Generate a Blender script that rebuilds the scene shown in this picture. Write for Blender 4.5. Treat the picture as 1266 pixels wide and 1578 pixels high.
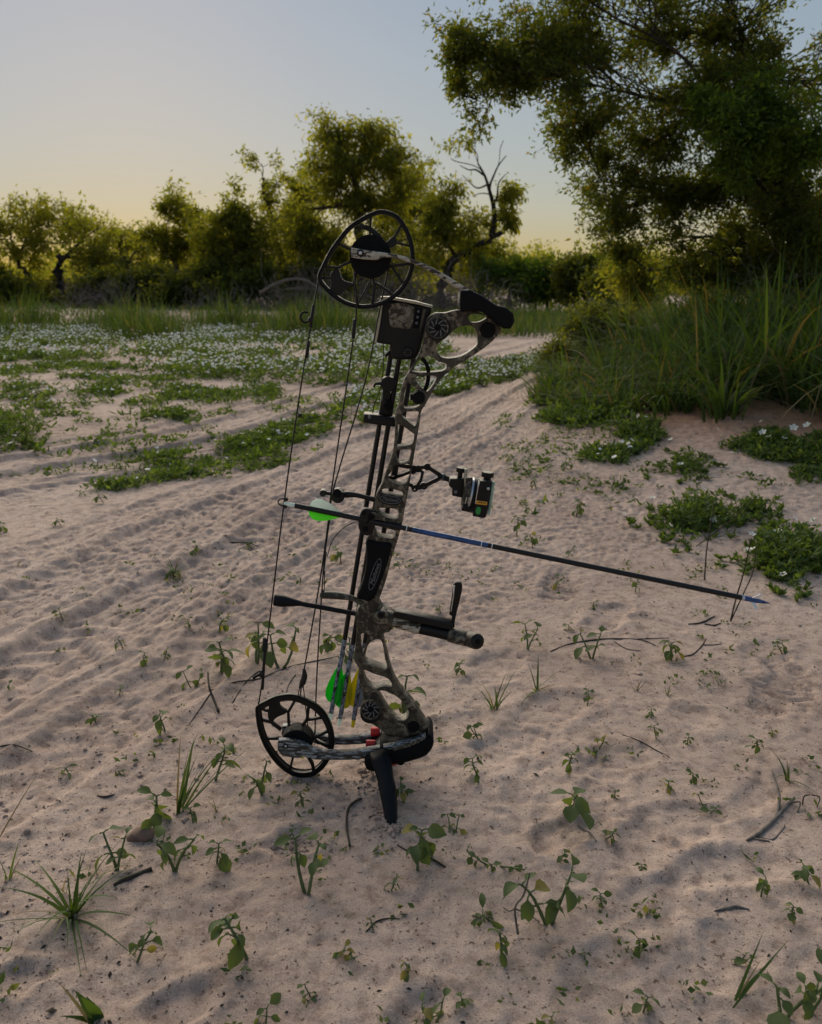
import bpy, bmesh, math, random
import numpy as np
from mathutils import Vector, Matrix, Euler

R = math.radians
sc = bpy.context.scene
for o in list(bpy.data.objects):
    bpy.data.objects.remove(o)
C = sc.collection

# ------------------------------------------------------------------ camera
F, CX, CY, CAMH = 1250.0, 633.0, 789.0, 0.86        # focal length in photo pixels, photo centre, camera height
PIT = R(16.0)
cam_d = bpy.data.cameras.new('camera'); cam = bpy.data.objects.new('camera', cam_d); C.objects.link(cam)
cam.location = (0, 0, CAMH); cam.rotation_euler = (R(90) - PIT, 0, 0)
cam_d.sensor_fit = 'HORIZONTAL'; cam_d.sensor_width = 36.0; cam_d.lens = 36.0 * F / 1266.0
cam_d.clip_start = 0.05; cam_d.clip_end = 2000
cam_d.dof.use_dof = True; cam_d.dof.focus_distance = 1.36; cam_d.dof.aperture_fstop = 10.5
sc.camera = cam

# ------------------------------------------------------------------ sky, sun, exposure
SUN_AZ, SUN_EL = R(-18.0), R(12.0)
w = bpy.data.worlds.new('World'); sc.world = w; w.use_nodes = True
nt = w.node_tree; nt.nodes.clear()
sky = nt.nodes.new('ShaderNodeTexSky'); sky.sky_type = 'NISHITA'; sky.sun_disc = False
sky.sun_elevation = SUN_EL; sky.sun_rotation = SUN_AZ
sky.altitude = 50; sky.air_density = 1.4; sky.dust_density = 0.2; sky.ozone_density = 2.0
bg = nt.nodes.new('ShaderNodeBackground'); bg.inputs['Strength'].default_value = 0.082
wo = nt.nodes.new('ShaderNodeOutputWorld')
# the phone held the bright glow and the shade in one exposure: the whole sky's range is compressed evenly
gm = nt.nodes.new('ShaderNodeGamma'); gm.inputs[1].default_value = 0.31
hs = nt.nodes.new('ShaderNodeHueSaturation'); hs.inputs['Saturation'].default_value = 1.9
nt.links.new(sky.outputs[0], gm.inputs[0]); nt.links.new(gm.outputs[0], hs.inputs['Color'])
tn = nt.nodes.new('ShaderNodeMix'); tn.data_type = 'RGBA'; tn.blend_type = 'MULTIPLY'; tn.inputs[0].default_value = 1.0
tn.inputs[7].default_value = (1.0, 0.975, 1.08, 1)          # the phone's cool white balance
nt.links.new(hs.outputs[0], tn.inputs[6]); nt.links.new(tn.outputs[2], bg.inputs[0]); nt.links.new(bg.outputs[0], wo.inputs[0])
sd = bpy.data.lights.new('sun', 'SUN'); sun = bpy.data.objects.new('sun', sd); C.objects.link(sun)
sd.energy = 2.2; sd.angle = R(85.0); sd.color = (1.0, 0.87, 0.68)
sv = Vector((math.sin(SUN_AZ) * math.cos(SUN_EL), math.cos(SUN_AZ) * math.cos(SUN_EL), math.sin(SUN_EL)))
sun.rotation_euler = sv.to_track_quat('Z', 'Y').to_euler()
sc.view_settings.view_transform = 'Standard'; sc.view_settings.look = 'None'
sc.view_settings.gamma = 1.0; sc.view_settings.use_curve_mapping = False
sc.view_settings.exposure = 1.70

# ------------------------------------------------------------------ numbers and noise
rng = np.random.default_rng(7)
random.seed(7)
cP, sP = math.cos(PIT), math.sin(PIT)
CAMP = np.array([0.0, 0.0, CAMH])

def ray(px, py):
    xc = (np.asarray(px, float) - CX) / F; yc = (CY - np.asarray(py, float)) / F
    return np.stack([xc, cP + yc * sP, -sP + yc * cP], -1)
def at(px, py, Y):
    d = ray(px, py); return CAMP + d * (Y / d[..., 1])[..., None]

def _hash(ix, iy, s):
    h = (ix.astype(np.int64) * 374761393 + iy.astype(np.int64) * 668265263 + s * 974711) & 0x7fffffff
    h = ((h ^ (h >> 13)) * 1274126177) & 0x7fffffff
    h = (h ^ (h >> 16)) & 0xffff
    return h / 65535.0
def vnoise(x, y, s=0):
    ix = np.floor(x); iy = np.floor(y); fx = x - ix; fy = y - iy
    ux = fx * fx * fx * (fx * (fx * 6 - 15) + 10); uy = fy * fy * fy * (fy * (fy * 6 - 15) + 10)
    a = _hash(ix, iy, s); b = _hash(ix + 1, iy, s); c = _hash(ix, iy + 1, s); d = _hash(ix + 1, iy + 1, s)
    return (a + (b - a) * ux + (c - a) * uy + (a - b - c + d) * ux * uy) * 2 - 1
def fbm(x, y, s=0, o=3):
    v = 0; a = 1.0; t = 0
    for i in range(o):
        k = 0.6 * i + 0.3
        xr = x * math.cos(k) - y * math.sin(k); yr = x * math.sin(k) + y * math.cos(k)
        v = v + a * vnoise(xr * 2 ** i + 17.3 * i, yr * 2 ** i - 9.1 * i, s + i); t += a; a *= 0.5
    return v / t
def smooth(a, b, x):
    t = np.clip((x - a) / (b - a), 0, 1); return t * t * (3 - 2 * t)
def flat(px, py, z=0.0):
    d = ray(px, py); t = (z - CAMH) / d[..., 2]; return CAMP + d * t[..., None]

RUT_A = np.array([flat(p, q)[:2] for p, q in [(-900, 1330), (-260, 1120), (0, 1000), (300, 845), (560, 720), (680, 665), (765, 620), (845, 572)]] + [(3.0, 11.0), (6.5, 15.0), (14, 20)])
RUT_B = np.array([flat(p, q)[:2] for p, q in [(-700, 820), (-250, 770), (0, 728), (300, 680), (480, 626), (610, 582), (720, 556)]] + [(2.6, 14.0), (7, 19), (15, 25)])
def rut(P, x, y):
    best = np.full(x.shape, 1e9); sl = np.zeros(x.shape); sg_ = np.ones(x.shape); acc = 0.0
    for i in range(len(P) - 1):
        a, b = P[i], P[i + 1]; d = b - a; L = np.hypot(*d); d = d / L
        t = np.clip((x - a[0]) * d[0] + (y - a[1]) * d[1], 0, L)
        qx = x - a[0] - d[0] * t; qy = y - a[1] - d[1] * t
        dd = np.hypot(qx, qy); m = dd < best
        best = np.where(m, dd, best); sl = np.where(m, acc + t, sl); sg_ = np.where(m, np.sign(qx * -d[1] + qy * d[0]), sg_); acc += L
    return best, sl, sg_ * best

PRINTS = []      # x, y, angle, length, width, depth, tread
def pr(px, py, ang, L, W_, D, tread=0):
    p = flat(px, py); PRINTS.append((p[0], p[1], R(ang), L, W_, D, tread))
pr(1205, 1060, 60, .27, .11, .016, 1); pr(662, 880, 80, .26, .11, .017, 1); pr(865, 905, 70, .24, .12, .013, 1)
pr(455, 1300, 20, .07, .06, .022); pr(30, 1508, 10, .07, .05, .02); pr(270, 1560, 40, .09, .06, .02); pr(640, 1560, 60, .07, .06, .02)
pr(1050, 1270, 10, .16, .09, .016); pr(1120, 1340, 15, .17, .08, .016); pr(1000, 1400, 40, .13, .09, .012); pr(885, 1280, 30, .15, .08, .014)
pr(950, 1175, 20, .18, .1, .014); pr(780, 1150, 40, .2, .11, .014); pr(700, 1120, 30, .17, .1, .013); pr(860, 1090, 30, .2, .1, .013)
pr(1110, 1480, 30, .15, .1, .012); pr(930, 1520, 60, .13, .09, .011); pr(820, 1260, 70, .17, .1, .012); pr(310, 1345, 10, .2, .1, .006)
pr(120, 1440, 60, .17, .1, .012); pr(340, 1410, 50, .15, .1, .006); pr(760, 1030, 60, .2, .1, .014); pr(940, 950, 60, .2, .1, .014)
_r = np.random.default_rng(21)
for i in range(34):
    pr(_r.uniform(620, 1190), _r.uniform(760, 1330), _r.uniform(0, 180), _r.uniform(.09, .2), _r.uniform(.06, .1), _r.uniform(.005, .013))

def hfun(x, y):
    x = np.asarray(x, float); y = np.asarray(y, float)
    dist = np.hypot(x, y)
    near = 1 - smooth(8, 16, dist); calm = .42 + .58 * smooth(1.0, 1.9, y + .25 * np.clip(x, -1, 1))
    z = 0.05 * fbm(x * .35, y * .35, 3, 3) * smooth(1.8, 5, dist)
    # raised bank under the tall grass on the right
    z = z + 0.34 * np.exp(-(((x - 3.1) / 1.55) ** 2 + ((y - 5.9) / 1.9) ** 2))
    z = z + 0.10 * np.exp(-(((x - 1.75) / .7) ** 2 + ((y - 4.3) / .8) ** 2))
    # long soft swells and disturbed sand
    right = smooth(-.35, .25, x)
    z = z + near * (0.0065 * fbm(x * 2.2, y * 2.2, 11, 3) * smooth(.9, 1.8, y + .3 * x) + (0.0010 + 0.0018 * right) * fbm(x * 7.5, y * 7.5, 23, 2))
    lump = fbm(x * 19, y * 19, 31, 2)
    mask = smooth(-.15, .45, fbm(x * 1.3, y * 1.3, 41, 2) + .35 * right + .2 * smooth(1.8, 2.6, y))
    z = z + near * calm * mask * (0.0016 * (1 - np.abs(lump) * 2) + .0055 * (1 - np.abs(fbm(x * 44, y * 44, 33, 2)) * 2.2))
    z = z + near * 0.0010 * fbm(x * 75, y * 75, 51, 2)
    # wheel ruts with tread marks across them
    for P, s, dep in ((RUT_A, 60, .030), (RUT_B, 70, .035)):
        d, sl, sd_ = rut(P, x, y)
        wob = .035 * fbm(x * 2.2, y * 2.2, s, 2); ds = sd_ + wob; da = np.abs(ds)
        # two wheel passes side by side, each a shallow trough with a crumbled lip
        for c_, w_, k_ in ((-.15, .12, 1.0), (.20, .11, .8), (-.48, .10, .6), (.46, .08, .5)):
            u_ = np.abs(ds - c_); z = z + near * k_ * (-dep * .62 * (1 - smooth(w_ * .8, w_ * 1.08, u_)) + .011 * np.exp(-((u_ - w_ * 1.2) / .022) ** 2) * (.55 + .6 * fbm(x * 9, y * 9, s + 2, 2)))
            bars = np.sin(sl * 78 + np.sign(ds - c_) * ds * 42 + 1.2 * fbm(x * 4, y * 4, s + 3, 2))
            z = z + near * k_ * (1 - smooth(w_ * .8, w_ * 1.1, u_)) * .0046 * bars * smooth(-.3, .3, fbm(x * 2.1, y * 2.1, s + 5, 2) + .1)
        # crusty ridges drawn out along the way the wheels went
        lon = 1 - np.abs(fbm(ds * 13 + 3, sl * 3.4, s + 9, 3)) * 2.3; fin = 1 - np.abs(fbm(ds * 46, sl * 13, s + 12, 2)) * 2.2
        z = z + near * calm * (1 - smooth(.38, .80, da)) * (.0026 * lon + .0060 * fin)
    shp = z.shape; z = np.atleast_1d(z).astype(float).copy(); X1 = np.atleast_1d(x); Y1 = np.atleast_1d(y)
    for (qx, qy, a, L, W_, D, tr) in PRINTS:
        ii = np.nonzero((np.abs(X1 - qx) < L) & (np.abs(Y1 - qy) < L))
        if len(ii[0]) == 0: continue
        xs, ys = X1[ii], Y1[ii]
        u = (xs - qx) * math.cos(a) + (ys - qy) * math.sin(a); v = -(xs - qx) * math.sin(a) + (ys - qy) * math.cos(a)
        D = D * .46; r = np.hypot(u / (L / 2), v / (W_ / 2)); r = r + .30 * vnoise(xs * 24, ys * 24, 77) + .2 * vnoise(xs * 60, ys * 60, 78)
        dz = -D * .85 * (1 - smooth(.62, 1.08, r)) + D * .45 * np.exp(-((r - 1.3) / .28) ** 2) * (np.hypot(u, v) < L * .98)
        if tr: dz = dz + (r < .95) * .0045 * np.sin(u * 310 + 6 * vnoise(xs * 20, ys * 20, 5))
        z[ii] += dz
    z = z.reshape(shp)
    # sand pushed up round the foot of the bow
    for (px, py, rr, hh) in ((430, 1192, .035, .006), (505, 1192, .035, .005), (612, 1284, .025, .010), (588, 1270, .02, .009), (598, 1180, .06, .005)):
        p = flat(px, py); z = z + hh * np.exp(-(((x - p[0]) ** 2 + (y - p[1]) ** 2) / rr ** 2))
    return z
def hit(px, py, it=5):
    p = flat(np.asarray(px, float), np.asarray(py, float)); z = hfun(p[..., 0], p[..., 1])
    for _ in range(it):
        d = ray(px, py); t = (z - CAMH) / d[..., 2]; t = np.where((t < 0) | (t > 200), 60, t); p = CAMP + d * t[..., None]
        z = .5 * z + .5 * hfun(p[..., 0], p[..., 1])
    p[..., 2] = hfun(p[..., 0], p[..., 1]); return p

# ------------------------------------------------------------------ object helpers
def link(o): C.objects.link(o); return o
LOC = {}
def tag(o, label=None, cat=None, group=None, kind=None):
    if label: o['label'] = label
    if cat: o['category'] = cat
    if group: o['group'] = group
    if kind: o['kind'] = kind
    return o
def thing(name, loc, label, cat, group=None):
    o = link(bpy.data.objects.new(name, None)); o.location = loc; o.empty_display_size = .05
    LOC[o.name] = np.array(loc, float); return tag(o, label, cat, group)
def root_loc(p):
    while p.parent: p = p.parent
    return LOC.get(p.name, np.zeros(3))
def np_mesh(name, V, Fc, mat=None, smooth_=False):
    V = np.asarray(V, np.float32); Fc = np.asarray(Fc, np.int32); k = Fc.shape[1]
    me = bpy.data.meshes.new(name)
    me.vertices.add(len(V)); me.vertices.foreach_set('co', V.ravel())
    me.loops.add(Fc.size); me.loops.foreach_set('vertex_index', Fc.ravel())
    me.polygons.add(len(Fc)); me.polygons.foreach_set('loop_start', np.arange(0, Fc.size, k, dtype=np.int32))
    me.update(calc_edges=True)
    if smooth_: me.polygons.foreach_set('use_smooth', np.ones(len(Fc), bool))
    if mat: me.materials.append(mat)
    return me
def py_mesh(name, V, Fc, mat=None, smooth_=False):
    me = bpy.data.meshes.new(name); me.from_pydata([tuple(map(float, v)) for v in V], [], Fc); me.update()
    if smooth_:
        for p in me.polygons: p.use_smooth = True
    if mat: me.materials.append(mat)
    return me
def obj(name, me, parent=None):
    o = link(bpy.data.objects.new(name, me))
    if parent is not None:
        L = root_loc(parent)
        if np.any(L): me.transform(Matrix.Translation(Vector(-L)))
        o.parent = parent
    return o

def tube_vf(P, rad, n=6, V0=0, cap=True):
    P = np.asarray(P, float); m = len(P); rad = np.broadcast_to(np.asarray(rad, float), (m,))
    T = np.gradient(P, axis=0); T /= np.linalg.norm(T, axis=1)[:, None] + 1e-12
    ref = np.array([0, 0, 1.0]) if abs(T[0][2]) < .9 else np.array([1.0, 0, 0])
    U = np.cross(T, ref); U /= np.linalg.norm(U, axis=1)[:, None] + 1e-12
    Wv = np.cross(T, U)
    a = np.arange(n) * 2 * math.pi / n
    V = P[:, None, :] + rad[:, None, None] * (np.cos(a)[None, :, None] * U[:, None, :] + np.sin(a)[None, :, None] * Wv[:, None, :])
    V = V.reshape(-1, 3); Fc = []
    for i in range(m - 1):
        for j in range(n):
            k = (j + 1) % n
            Fc.append((V0 + i * n + j, V0 + i * n + k, V0 + (i + 1) * n + k, V0 + (i + 1) * n + j))
    if cap:
        Fc.append(tuple(V0 + j for j in range(n))[::-1]); Fc.append(tuple(V0 + (m - 1) * n + j for j in range(n)))
    return V, Fc
def tubes(name, L, mat, parent=None, n=6, sm=True):
    Vs, Fs, c = [], [], 0
    for P, r in L:
        V, Fc = tube_vf(P, r, n, c); Vs.append(V); Fs += Fc; c += len(V)
    return obj(name, py_mesh(name, np.concatenate(Vs), Fs, mat, sm), parent)
def crom(P, k=6, closed=False):
    P = np.asarray(P, float); n = len(P); out = []
    rngi = range(n) if closed else range(n - 1)
    for i in rngi:
        if closed: a, b, c, d = P[(i - 1) % n], P[i], P[(i + 1) % n], P[(i + 2) % n]
        else: a, b, c, d = P[max(i - 1, 0)], P[i], P[i + 1], P[min(i + 2, n - 1)]
        for j in range(k):
            t = j / k
            out.append(.5 * ((2 * b) + (c - a) * t + (2 * a - 5 * b + 4 * c - d) * t * t + (3 * b - a - 3 * c + d) * t ** 3))
    if not closed: out.append(P[-1])
    return np.array(out)

# ------------------------------------------------------------------ materials
def mat(name):
    m = bpy.data.materials.new(name); m.use_nodes = True; t = m.node_tree
    return m, t, t.nodes['Principled BSDF'], t.nodes['Material Output']
def nd(t, ty, **kw):
    n = t.nodes.new(ty)
    for k, v in kw.items():
        if k.startswith('i_'): n.inputs[k[2:].replace('_', ' ')].default_value = v
        else: setattr(n, k, v)
    return n
def ramp(t, stops, interp='LINEAR'):
    n = t.nodes.new('ShaderNodeValToRGB'); cr = n.color_ramp; cr.interpolation = interp
    while len(cr.elements) < len(stops): cr.elements.new(.5)
    for e, (p, c) in zip(cr.elements, stops): e.position = p; e.color = (*c, 1)
    return n
def plain(name, col, rough=.5, metal=0.0, spec=.5, nscale=0, namt=.3):
    m, t, b, o = mat(name)
    b.inputs['Base Color'].default_value = (*col, 1); b.inputs['Roughness'].default_value = rough
    b.inputs['Metallic'].default_value = metal; b.inputs['Specular IOR Level'].default_value = spec
    if nscale:
        tc = nd(t, 'ShaderNodeTexCoord'); n = nd(t, 'ShaderNodeTexNoise', i_Scale=nscale, i_Detail=4.0)
        t.links.new(tc.outputs['Object'], n.inputs['Vector'])
        r = ramp(t, [(.3, tuple(c * (1 - namt) for c in col)), (.7, tuple(min(1, c * (1 + namt)) for c in col))])
        t.links.new(n.outputs['Fac'], r.inputs[0]); t.links.new(r.outputs[0], b.inputs['Base Color'])
        r2 = ramp(t, [(.3, (rough * .8,) * 3), (.7, (min(1, rough * 1.25),) * 3)])
        t.links.new(n.outputs['Fac'], r2.inputs[0]); t.links.new(r2.outputs[0], b.inputs['Roughness'])
    return m
def leafmat(name, cols, trans=.35, rough=.68, tcol=None):
    m, t, b, o = mat(name)
    g = nd(t, 'ShaderNodeNewGeometry'); r = ramp(t, cols); t.links.new(g.outputs['Random Per Island'], r.inputs[0])
    t.links.new(r.outputs[0], b.inputs['Base Color']); b.inputs['Roughness'].default_value = rough
    b.inputs['Specular IOR Level'].default_value = .16
    tr = nd(t, 'ShaderNodeBsdfTranslucent'); mx = nd(t, 'ShaderNodeMixShader'); mx.inputs[0].default_value = trans
    mul = nd(t, 'ShaderNodeMix', data_type='RGBA', blend_type='MULTIPLY'); mul.inputs[0].default_value = 1
    t.links.new(r.outputs[0], mul.inputs[6]); mul.inputs[7].default_value = (*(tcol or (2.9, 2.5, .65)), 1)
    t.links.new(mul.outputs[2], tr.inputs[0])
    t.links.new(b.outputs[0], mx.inputs[1]); t.links.new(tr.outputs[0], mx.inputs[2]); t.links.new(mx.outputs[0], o.inputs[0])
    return m
def camo(name, cols, scale=38, stretch=(1, 1, 1), rough=.55):
    m, t, b, o = mat(name)
    tc = nd(t, 'ShaderNodeTexCoord'); mp = nd(t, 'ShaderNodeMapping'); mp.inputs['Scale'].default_value = stretch
    n0 = nd(t, 'ShaderNodeTexNoise', i_Scale=scale * .6, i_Detail=2.0)
    add = nd(t, 'ShaderNodeMix', data_type='RGBA', blend_type='LINEAR_LIGHT'); add.inputs[0].default_value = .06
    v = nd(t, 'ShaderNodeTexVoronoi', i_Scale=scale)
    t.links.new(tc.outputs['Object'], mp.inputs[0]); t.links.new(mp.outputs[0], n0.inputs['Vector'])
    t.links.new(mp.outputs[0], add.inputs[6]); t.links.new(n0.outputs['Color'], add.inputs[7]); t.links.new(add.outputs[2], v.inputs['Vector'])
    sp = nd(t, 'ShaderNodeSeparateColor'); t.links.new(v.outputs['Color'], sp.inputs[0])
    r = ramp(t, [(i / len(cols), c) for i, c in enumerate(cols)], 'CONSTANT'); t.links.new(sp.outputs[0], r.inputs[0])
    n1 = nd(t, 'ShaderNodeTexNoise', i_Scale=scale * 2.6, i_Detail=3.0); t.links.new(mp.outputs[0], n1.inputs['Vector'])
    r1 = ramp(t, [(.43, (0, 0, 0)), (.48, (1, 1, 1))]); t.links.new(n1.outputs['Fac'], r1.inputs[0])
    mx = nd(t, 'ShaderNodeMix', data_type='RGBA'); t.links.new(r1.outputs[0], mx.inputs[0])
    mx.inputs[6].default_value = (.03, .024, .016, 1); t.links.new(r.outputs[0], mx.inputs[7])
    t.links.new(mx.outputs[2], b.inputs['Base Color']); b.inputs['Roughness'].default_value = rough
    b.inputs['Specular IOR Level'].default_value = .4
    return m

M = {}
M['camo'] = camo('camo', [(.075, .06, .042), (.022, .018, .013), (.17, .142, .10), (.045, .037, .025), (.095, .077, .053)], 50)
M['camo_limb'] = camo('camo_limb', [(.34, .31, .25), (.2, .17, .12), (.42, .39, .33), (.14, .12, .09)], 60, (.5, 1, 1.4))
M['camo_panel'] = camo('camo_panel', [(.17, .14, .10), (.09, .075, .05), (.22, .19, .15), (.12, .10, .07)], 55)
M['camo_low'] = camo('camo_low', [(.2, .21, .22), (.04, .04, .042), (.3, .32, .34), (.10, .10, .10), (.05, .05, .05)], 80, (.35, 1, 1.6))
M['camo_dark'] = camo('camo_dark', [(.10, .085, .06), (.03, .025, .018), (.16, .14, .10), (.05, .045, .03)], 60)
M['black'] = plain('black_anodised', (.005, .005, .0055), .45, 0, .28, 60, .4)
M['blackm'] = plain('black_rubber', (.006, .006, .007), .7, 0, .12, 90, .4)
M['blue_black'] = plain('blue_black_composite', (.004, .0045, .0065), .5, 0, .18, 80, .3)
M['string'] = plain('bowstring_fibre', (.014, .013, .012), .6, 0, .3)
M['carbon'] = plain('carbon_shaft', (.007, .007, .008), .4, 0, .35, 120, .3)
M['blue'] = plain('blue_coating', (.03, .07, .2), .3, .3, .5, 60, .4)
M['wrap'] = camo('silver_wrap', [(.28, .32, .4), (.05, .055, .07), (.4, .44, .5), (.2, .24, .33)], 160, (1, 1, .3), .4)
M['silver'] = plain('silver_metal', (.5, .52, .55), .3, .9)
M['white'] = plain('white_plastic', (.72, .74, .74), .45)
M['tan'] = plain('tan_plastic', (.42, .38, .28), .5, 0, .4, 200, .25)
M['red'] = plain('red_rubber', (.5, .02, .02), .5, 0, .4, 60, .2)
M['orange'] = plain('orange_label', (.62, .30, .03), .5)
M['greenlens'] = plain('green_level', (.01, .25, .05), .2)
M['mint'] = plain('mint_rail', (.25, .42, .34), .4, 0, .5, 90, .3)
M['grey_mark'] = plain('grey_print', (.13, .13, .14), .5)
def vane(name, col):
    m, t, b, o = mat(name); b.inputs['Base Color'].default_value = (*col, 1); b.inputs['Roughness'].default_value = .4
    tr = nd(t, 'ShaderNodeBsdfTranslucent'); tr.inputs[0].default_value = (*col, 1); mx = nd(t, 'ShaderNodeMixShader'); mx.inputs[0].default_value = .45
    t.links.new(b.outputs[0], mx.inputs[1]); t.links.new(tr.outputs[0], mx.inputs[2]); t.links.new(mx.outputs[0], o.inputs[0]); return m
M['v_green'] = vane('green_vane', (.22, .92, .02)); M['v_green2'] = vane('deep_green_vane', (.01, .62, .03))
M['v_yellow'] = vane('yellow_vane', (.62, .55, .01)); M['v_white'] = vane('white_vane', (.74, .84, .80)); M['v_grey'] = vane('grey_vane', (.28, .31, .37))
M['bark'] = plain('bark', (.055, .042, .032), .9, 0, .2, 14, .5)
M['bark_dark'] = plain('bark_dark', (.035, .028, .022), .9, 0, .2, 14, .5)
M['deadwood'] = plain('deadwood', (.15, .125, .11), .9, 0, .2, 20, .4)
M['stick'] = plain('stick_bark', (.045, .035, .028), .85, 0, .2, 60, .5)
M['greystick'] = plain('weathered_stick', (.14, .12, .105), .85, 0, .2, 70, .5)
M['stem'] = plain('plant_stem', (.10, .13, .05), .6, 0, .3, 50, .3)
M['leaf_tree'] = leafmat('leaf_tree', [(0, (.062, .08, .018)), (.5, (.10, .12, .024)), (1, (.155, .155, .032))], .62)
M['leaf_big'] = leafmat('leaf_big', [(0, (.036, .055, .015)), (.55, (.060, .082, .019)), (.9, (.095, .112, .023)), (1, (.14, .10, .026))], .5)
M['leaf_bright'] = leafmat('leaf_bright', [(0, (.04, .075, .015)), (.6, (.065, .11, .02)), (1, (.10, .14, .025))], .45)
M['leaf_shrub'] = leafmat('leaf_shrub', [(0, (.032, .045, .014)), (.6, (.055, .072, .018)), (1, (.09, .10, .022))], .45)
M['grass'] = leafmat('grass', [(0, (.028, .054, .015)), (.5, (.046, .086, .023)), (.9, (.072, .118, .032)), (.92, (.12, .095, .05)), (1, (.16, .13, .08))], .27)
M['straw'] = leafmat('straw', [(0, (.09, .075, .045)), (1, (.18, .15, .09))], .2)
M['grass_mid'] = leafmat('grass_mid', [(0, (.024, .046, .015)), (.6, (.04, .075, .023)), (.93, (.07, .105, .033)), (.95, (.13, .115, .06)), (1, (.17, .15, .085))], .3)
M['cover'] = leafmat('ground_cover', [(0, (.032, .058, .018)), (.6, (.06, .105, .03)), (1, (.10, .15, .045))], .3)
M['leaf_seed'] = leafmat('leaf_seedling', [(0, (.036, .066, .027)), (.5, (.06, .095, .04)), (.9, (.10, .13, .06)), (1, (.15, .15, .065))], .28)
M['leaf_old'] = leafmat('leaf_yellowing', [(0, (.13, .15, .05)), (1, (.2, .17, .07))], .3)
M['petal'] = leafmat('petal', [(0, (.76, .76, .72)), (1, (.86, .86, .83))], .3, .6, (1, 1, 1))
M['yolk'] = plain('flower_centre', (.55, .42, .05), .7)

def sand_mat():
    m, t, b, o = mat('sand')
    tc = nd(t, 'ShaderNodeTexCoord')
    def noise(s, d=4.0, rgh=.6):
        n = nd(t, 'ShaderNodeTexNoise', i_Scale=s, i_Detail=d, i_Roughness=rgh); t.links.new(tc.outputs['Object'], n.inputs['Vector']); return n
    big = noise(1.1, 5); r0 = ramp(t, [(.28, (.33, .245, .205)), (.5, (.475, .368, .310)), (.74, (.56, .448, .385))]); t.links.new(big.outputs['Fac'], r0.inputs[0])
    vd = nd(t, 'ShaderNodeVectorMath', operation='DISTANCE'); vd.inputs[1].default_value = (2.1, 4.75, .15); t.links.new(tc.outputs['Object'], vd.inputs[0])
    soil = noise(3.5, 6, .7); ad = nd(t, 'ShaderNodeMath', operation='MULTIPLY_ADD'); ad.inputs[1].default_value = -1.3; t.links.new(soil.outputs['Fac'], ad.inputs[0]); t.links.new(vd.outputs['Value'], ad.inputs[2])
    rs = ramp(t, [(.0, (1, 1, 1)), (.75, (0, 0, 0))]); t.links.new(ad.outputs[0], rs.inputs[0])
    ms = nd(t, 'ShaderNodeMix', data_type='RGBA'); t.links.new(rs.outputs[0], ms.inputs[0]); t.links.new(r0.outputs[0], ms.inputs[6]); ms.inputs[7].default_value = (.40, .235, .155, 1)
    r0 = ms
    gr = noise(430, 3, .9); r1 = ramp(t, [(.30, (.40, .37, .35)), (.48, (1, 1, 1)), (.72, (1.3, 1.27, 1.24))]); t.links.new(gr.outputs['Fac'], r1.inputs[0])
    mx = nd(t, 'ShaderNodeMix', data_type='RGBA', blend_type='MULTIPLY'); mx.inputs[0].default_value = .9
    t.links.new(r0.outputs[2], mx.inputs[6]); t.links.new(r1.outputs[0], mx.inputs[7])
    mid = noise(30, 9, .72); r2 = ramp(t, [(.36, (.56, .52, .50)), (.50, (.97, .95, .94)), (.66, (1.12, 1.10, 1.08))]); t.links.new(mid.outputs['Fac'], r2.inputs[0])
    mx2 = nd(t, 'ShaderNodeMix', data_type='RGBA', blend_type='MULTIPLY'); mx2.inputs[0].default_value = .85
    t.links.new(mx.outputs[2], mx2.inputs[6]); t.links.new(r2.outputs[0], mx2.inputs[7])
    sp = noise(140, 2, .5); r3 = ramp(t, [(.31, (.22, .18, .15)), (.36, (1, 1, 1))]); t.links.new(sp.outputs['Fac'], r3.inputs[0])
    mx3 = nd(t, 'ShaderNodeMix', data_type='RGBA', blend_type='MULTIPLY'); mx3.inputs[0].default_value = .8
    t.links.new(mx2.outputs[2], mx3.inputs[6]); t.links.new(r3.outputs[0], mx3.inputs[7])
    t.links.new(mx3.outputs[2], b.inputs['Base Color']); b.inputs['Roughness'].default_value = .95; b.inputs['Specular IOR Level'].default_value = .15
    bm1 = nd(t, 'ShaderNodeBump'); bm1.inputs['Strength'].default_value = .75; bm1.inputs['Distance'].default_value = .008
    t.links.new(mid.outputs['Fac'], bm1.inputs['Height'])
    bm2 = nd(t, 'ShaderNodeBump'); bm2.inputs['Strength'].default_value = .8; bm2.inputs['Distance'].default_value = .0018
    t.links.new(gr.outputs['Fac'], bm2.inputs['Height']); t.links.new(bm1.outputs[0], bm2.inputs['Normal']); t.links.new(bm2.outputs[0], b.inputs['Normal'])
    return m
M['sand'] = sand_mat()

# ------------------------------------------------------------------ ground
def axis(segs):
    out = [segs[0][0]]
    for a, b, s0, s1 in segs:
        p = a
        while p < b - 1e-9:
            f = (p - a) / (b - a); p += s0 * (s1 / s0) ** f; out.append(min(p, b))
    return np.unique(np.round(np.array(out), 5))
gx = axis([(-400, -12, 90, 1.2), (-12, -3, 1.0, .06), (-3, -1.1, .05, .0085), (-1.1, 1.1, .0065, .0065), (1.1, 3.2, .0085, .04), (3.2, 12, .05, 1.0), (12, 400, 1.2, 90)])
gy = axis([(-60, 0, 20, .25), (0, .7, .2, .008), (.7, 2.2, .0058, .0072), (2.2, 6, .0075, .026), (6, 18, .03, .22), (18, 60, .3, 4), (60, 600, 6, 90)])
GX, GY = np.meshgrid(gx, gy)
GZ = hfun(GX.ravel(), GY.ravel())
nx, ny = len(gx), len(gy)
idx = np.arange(nx * ny).reshape(ny, nx)
Q = np.stack([idx[:-1, :-1], idx[:-1, 1:], idx[1:, 1:], idx[1:, :-1]], -1).reshape(-1, 4)
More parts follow.
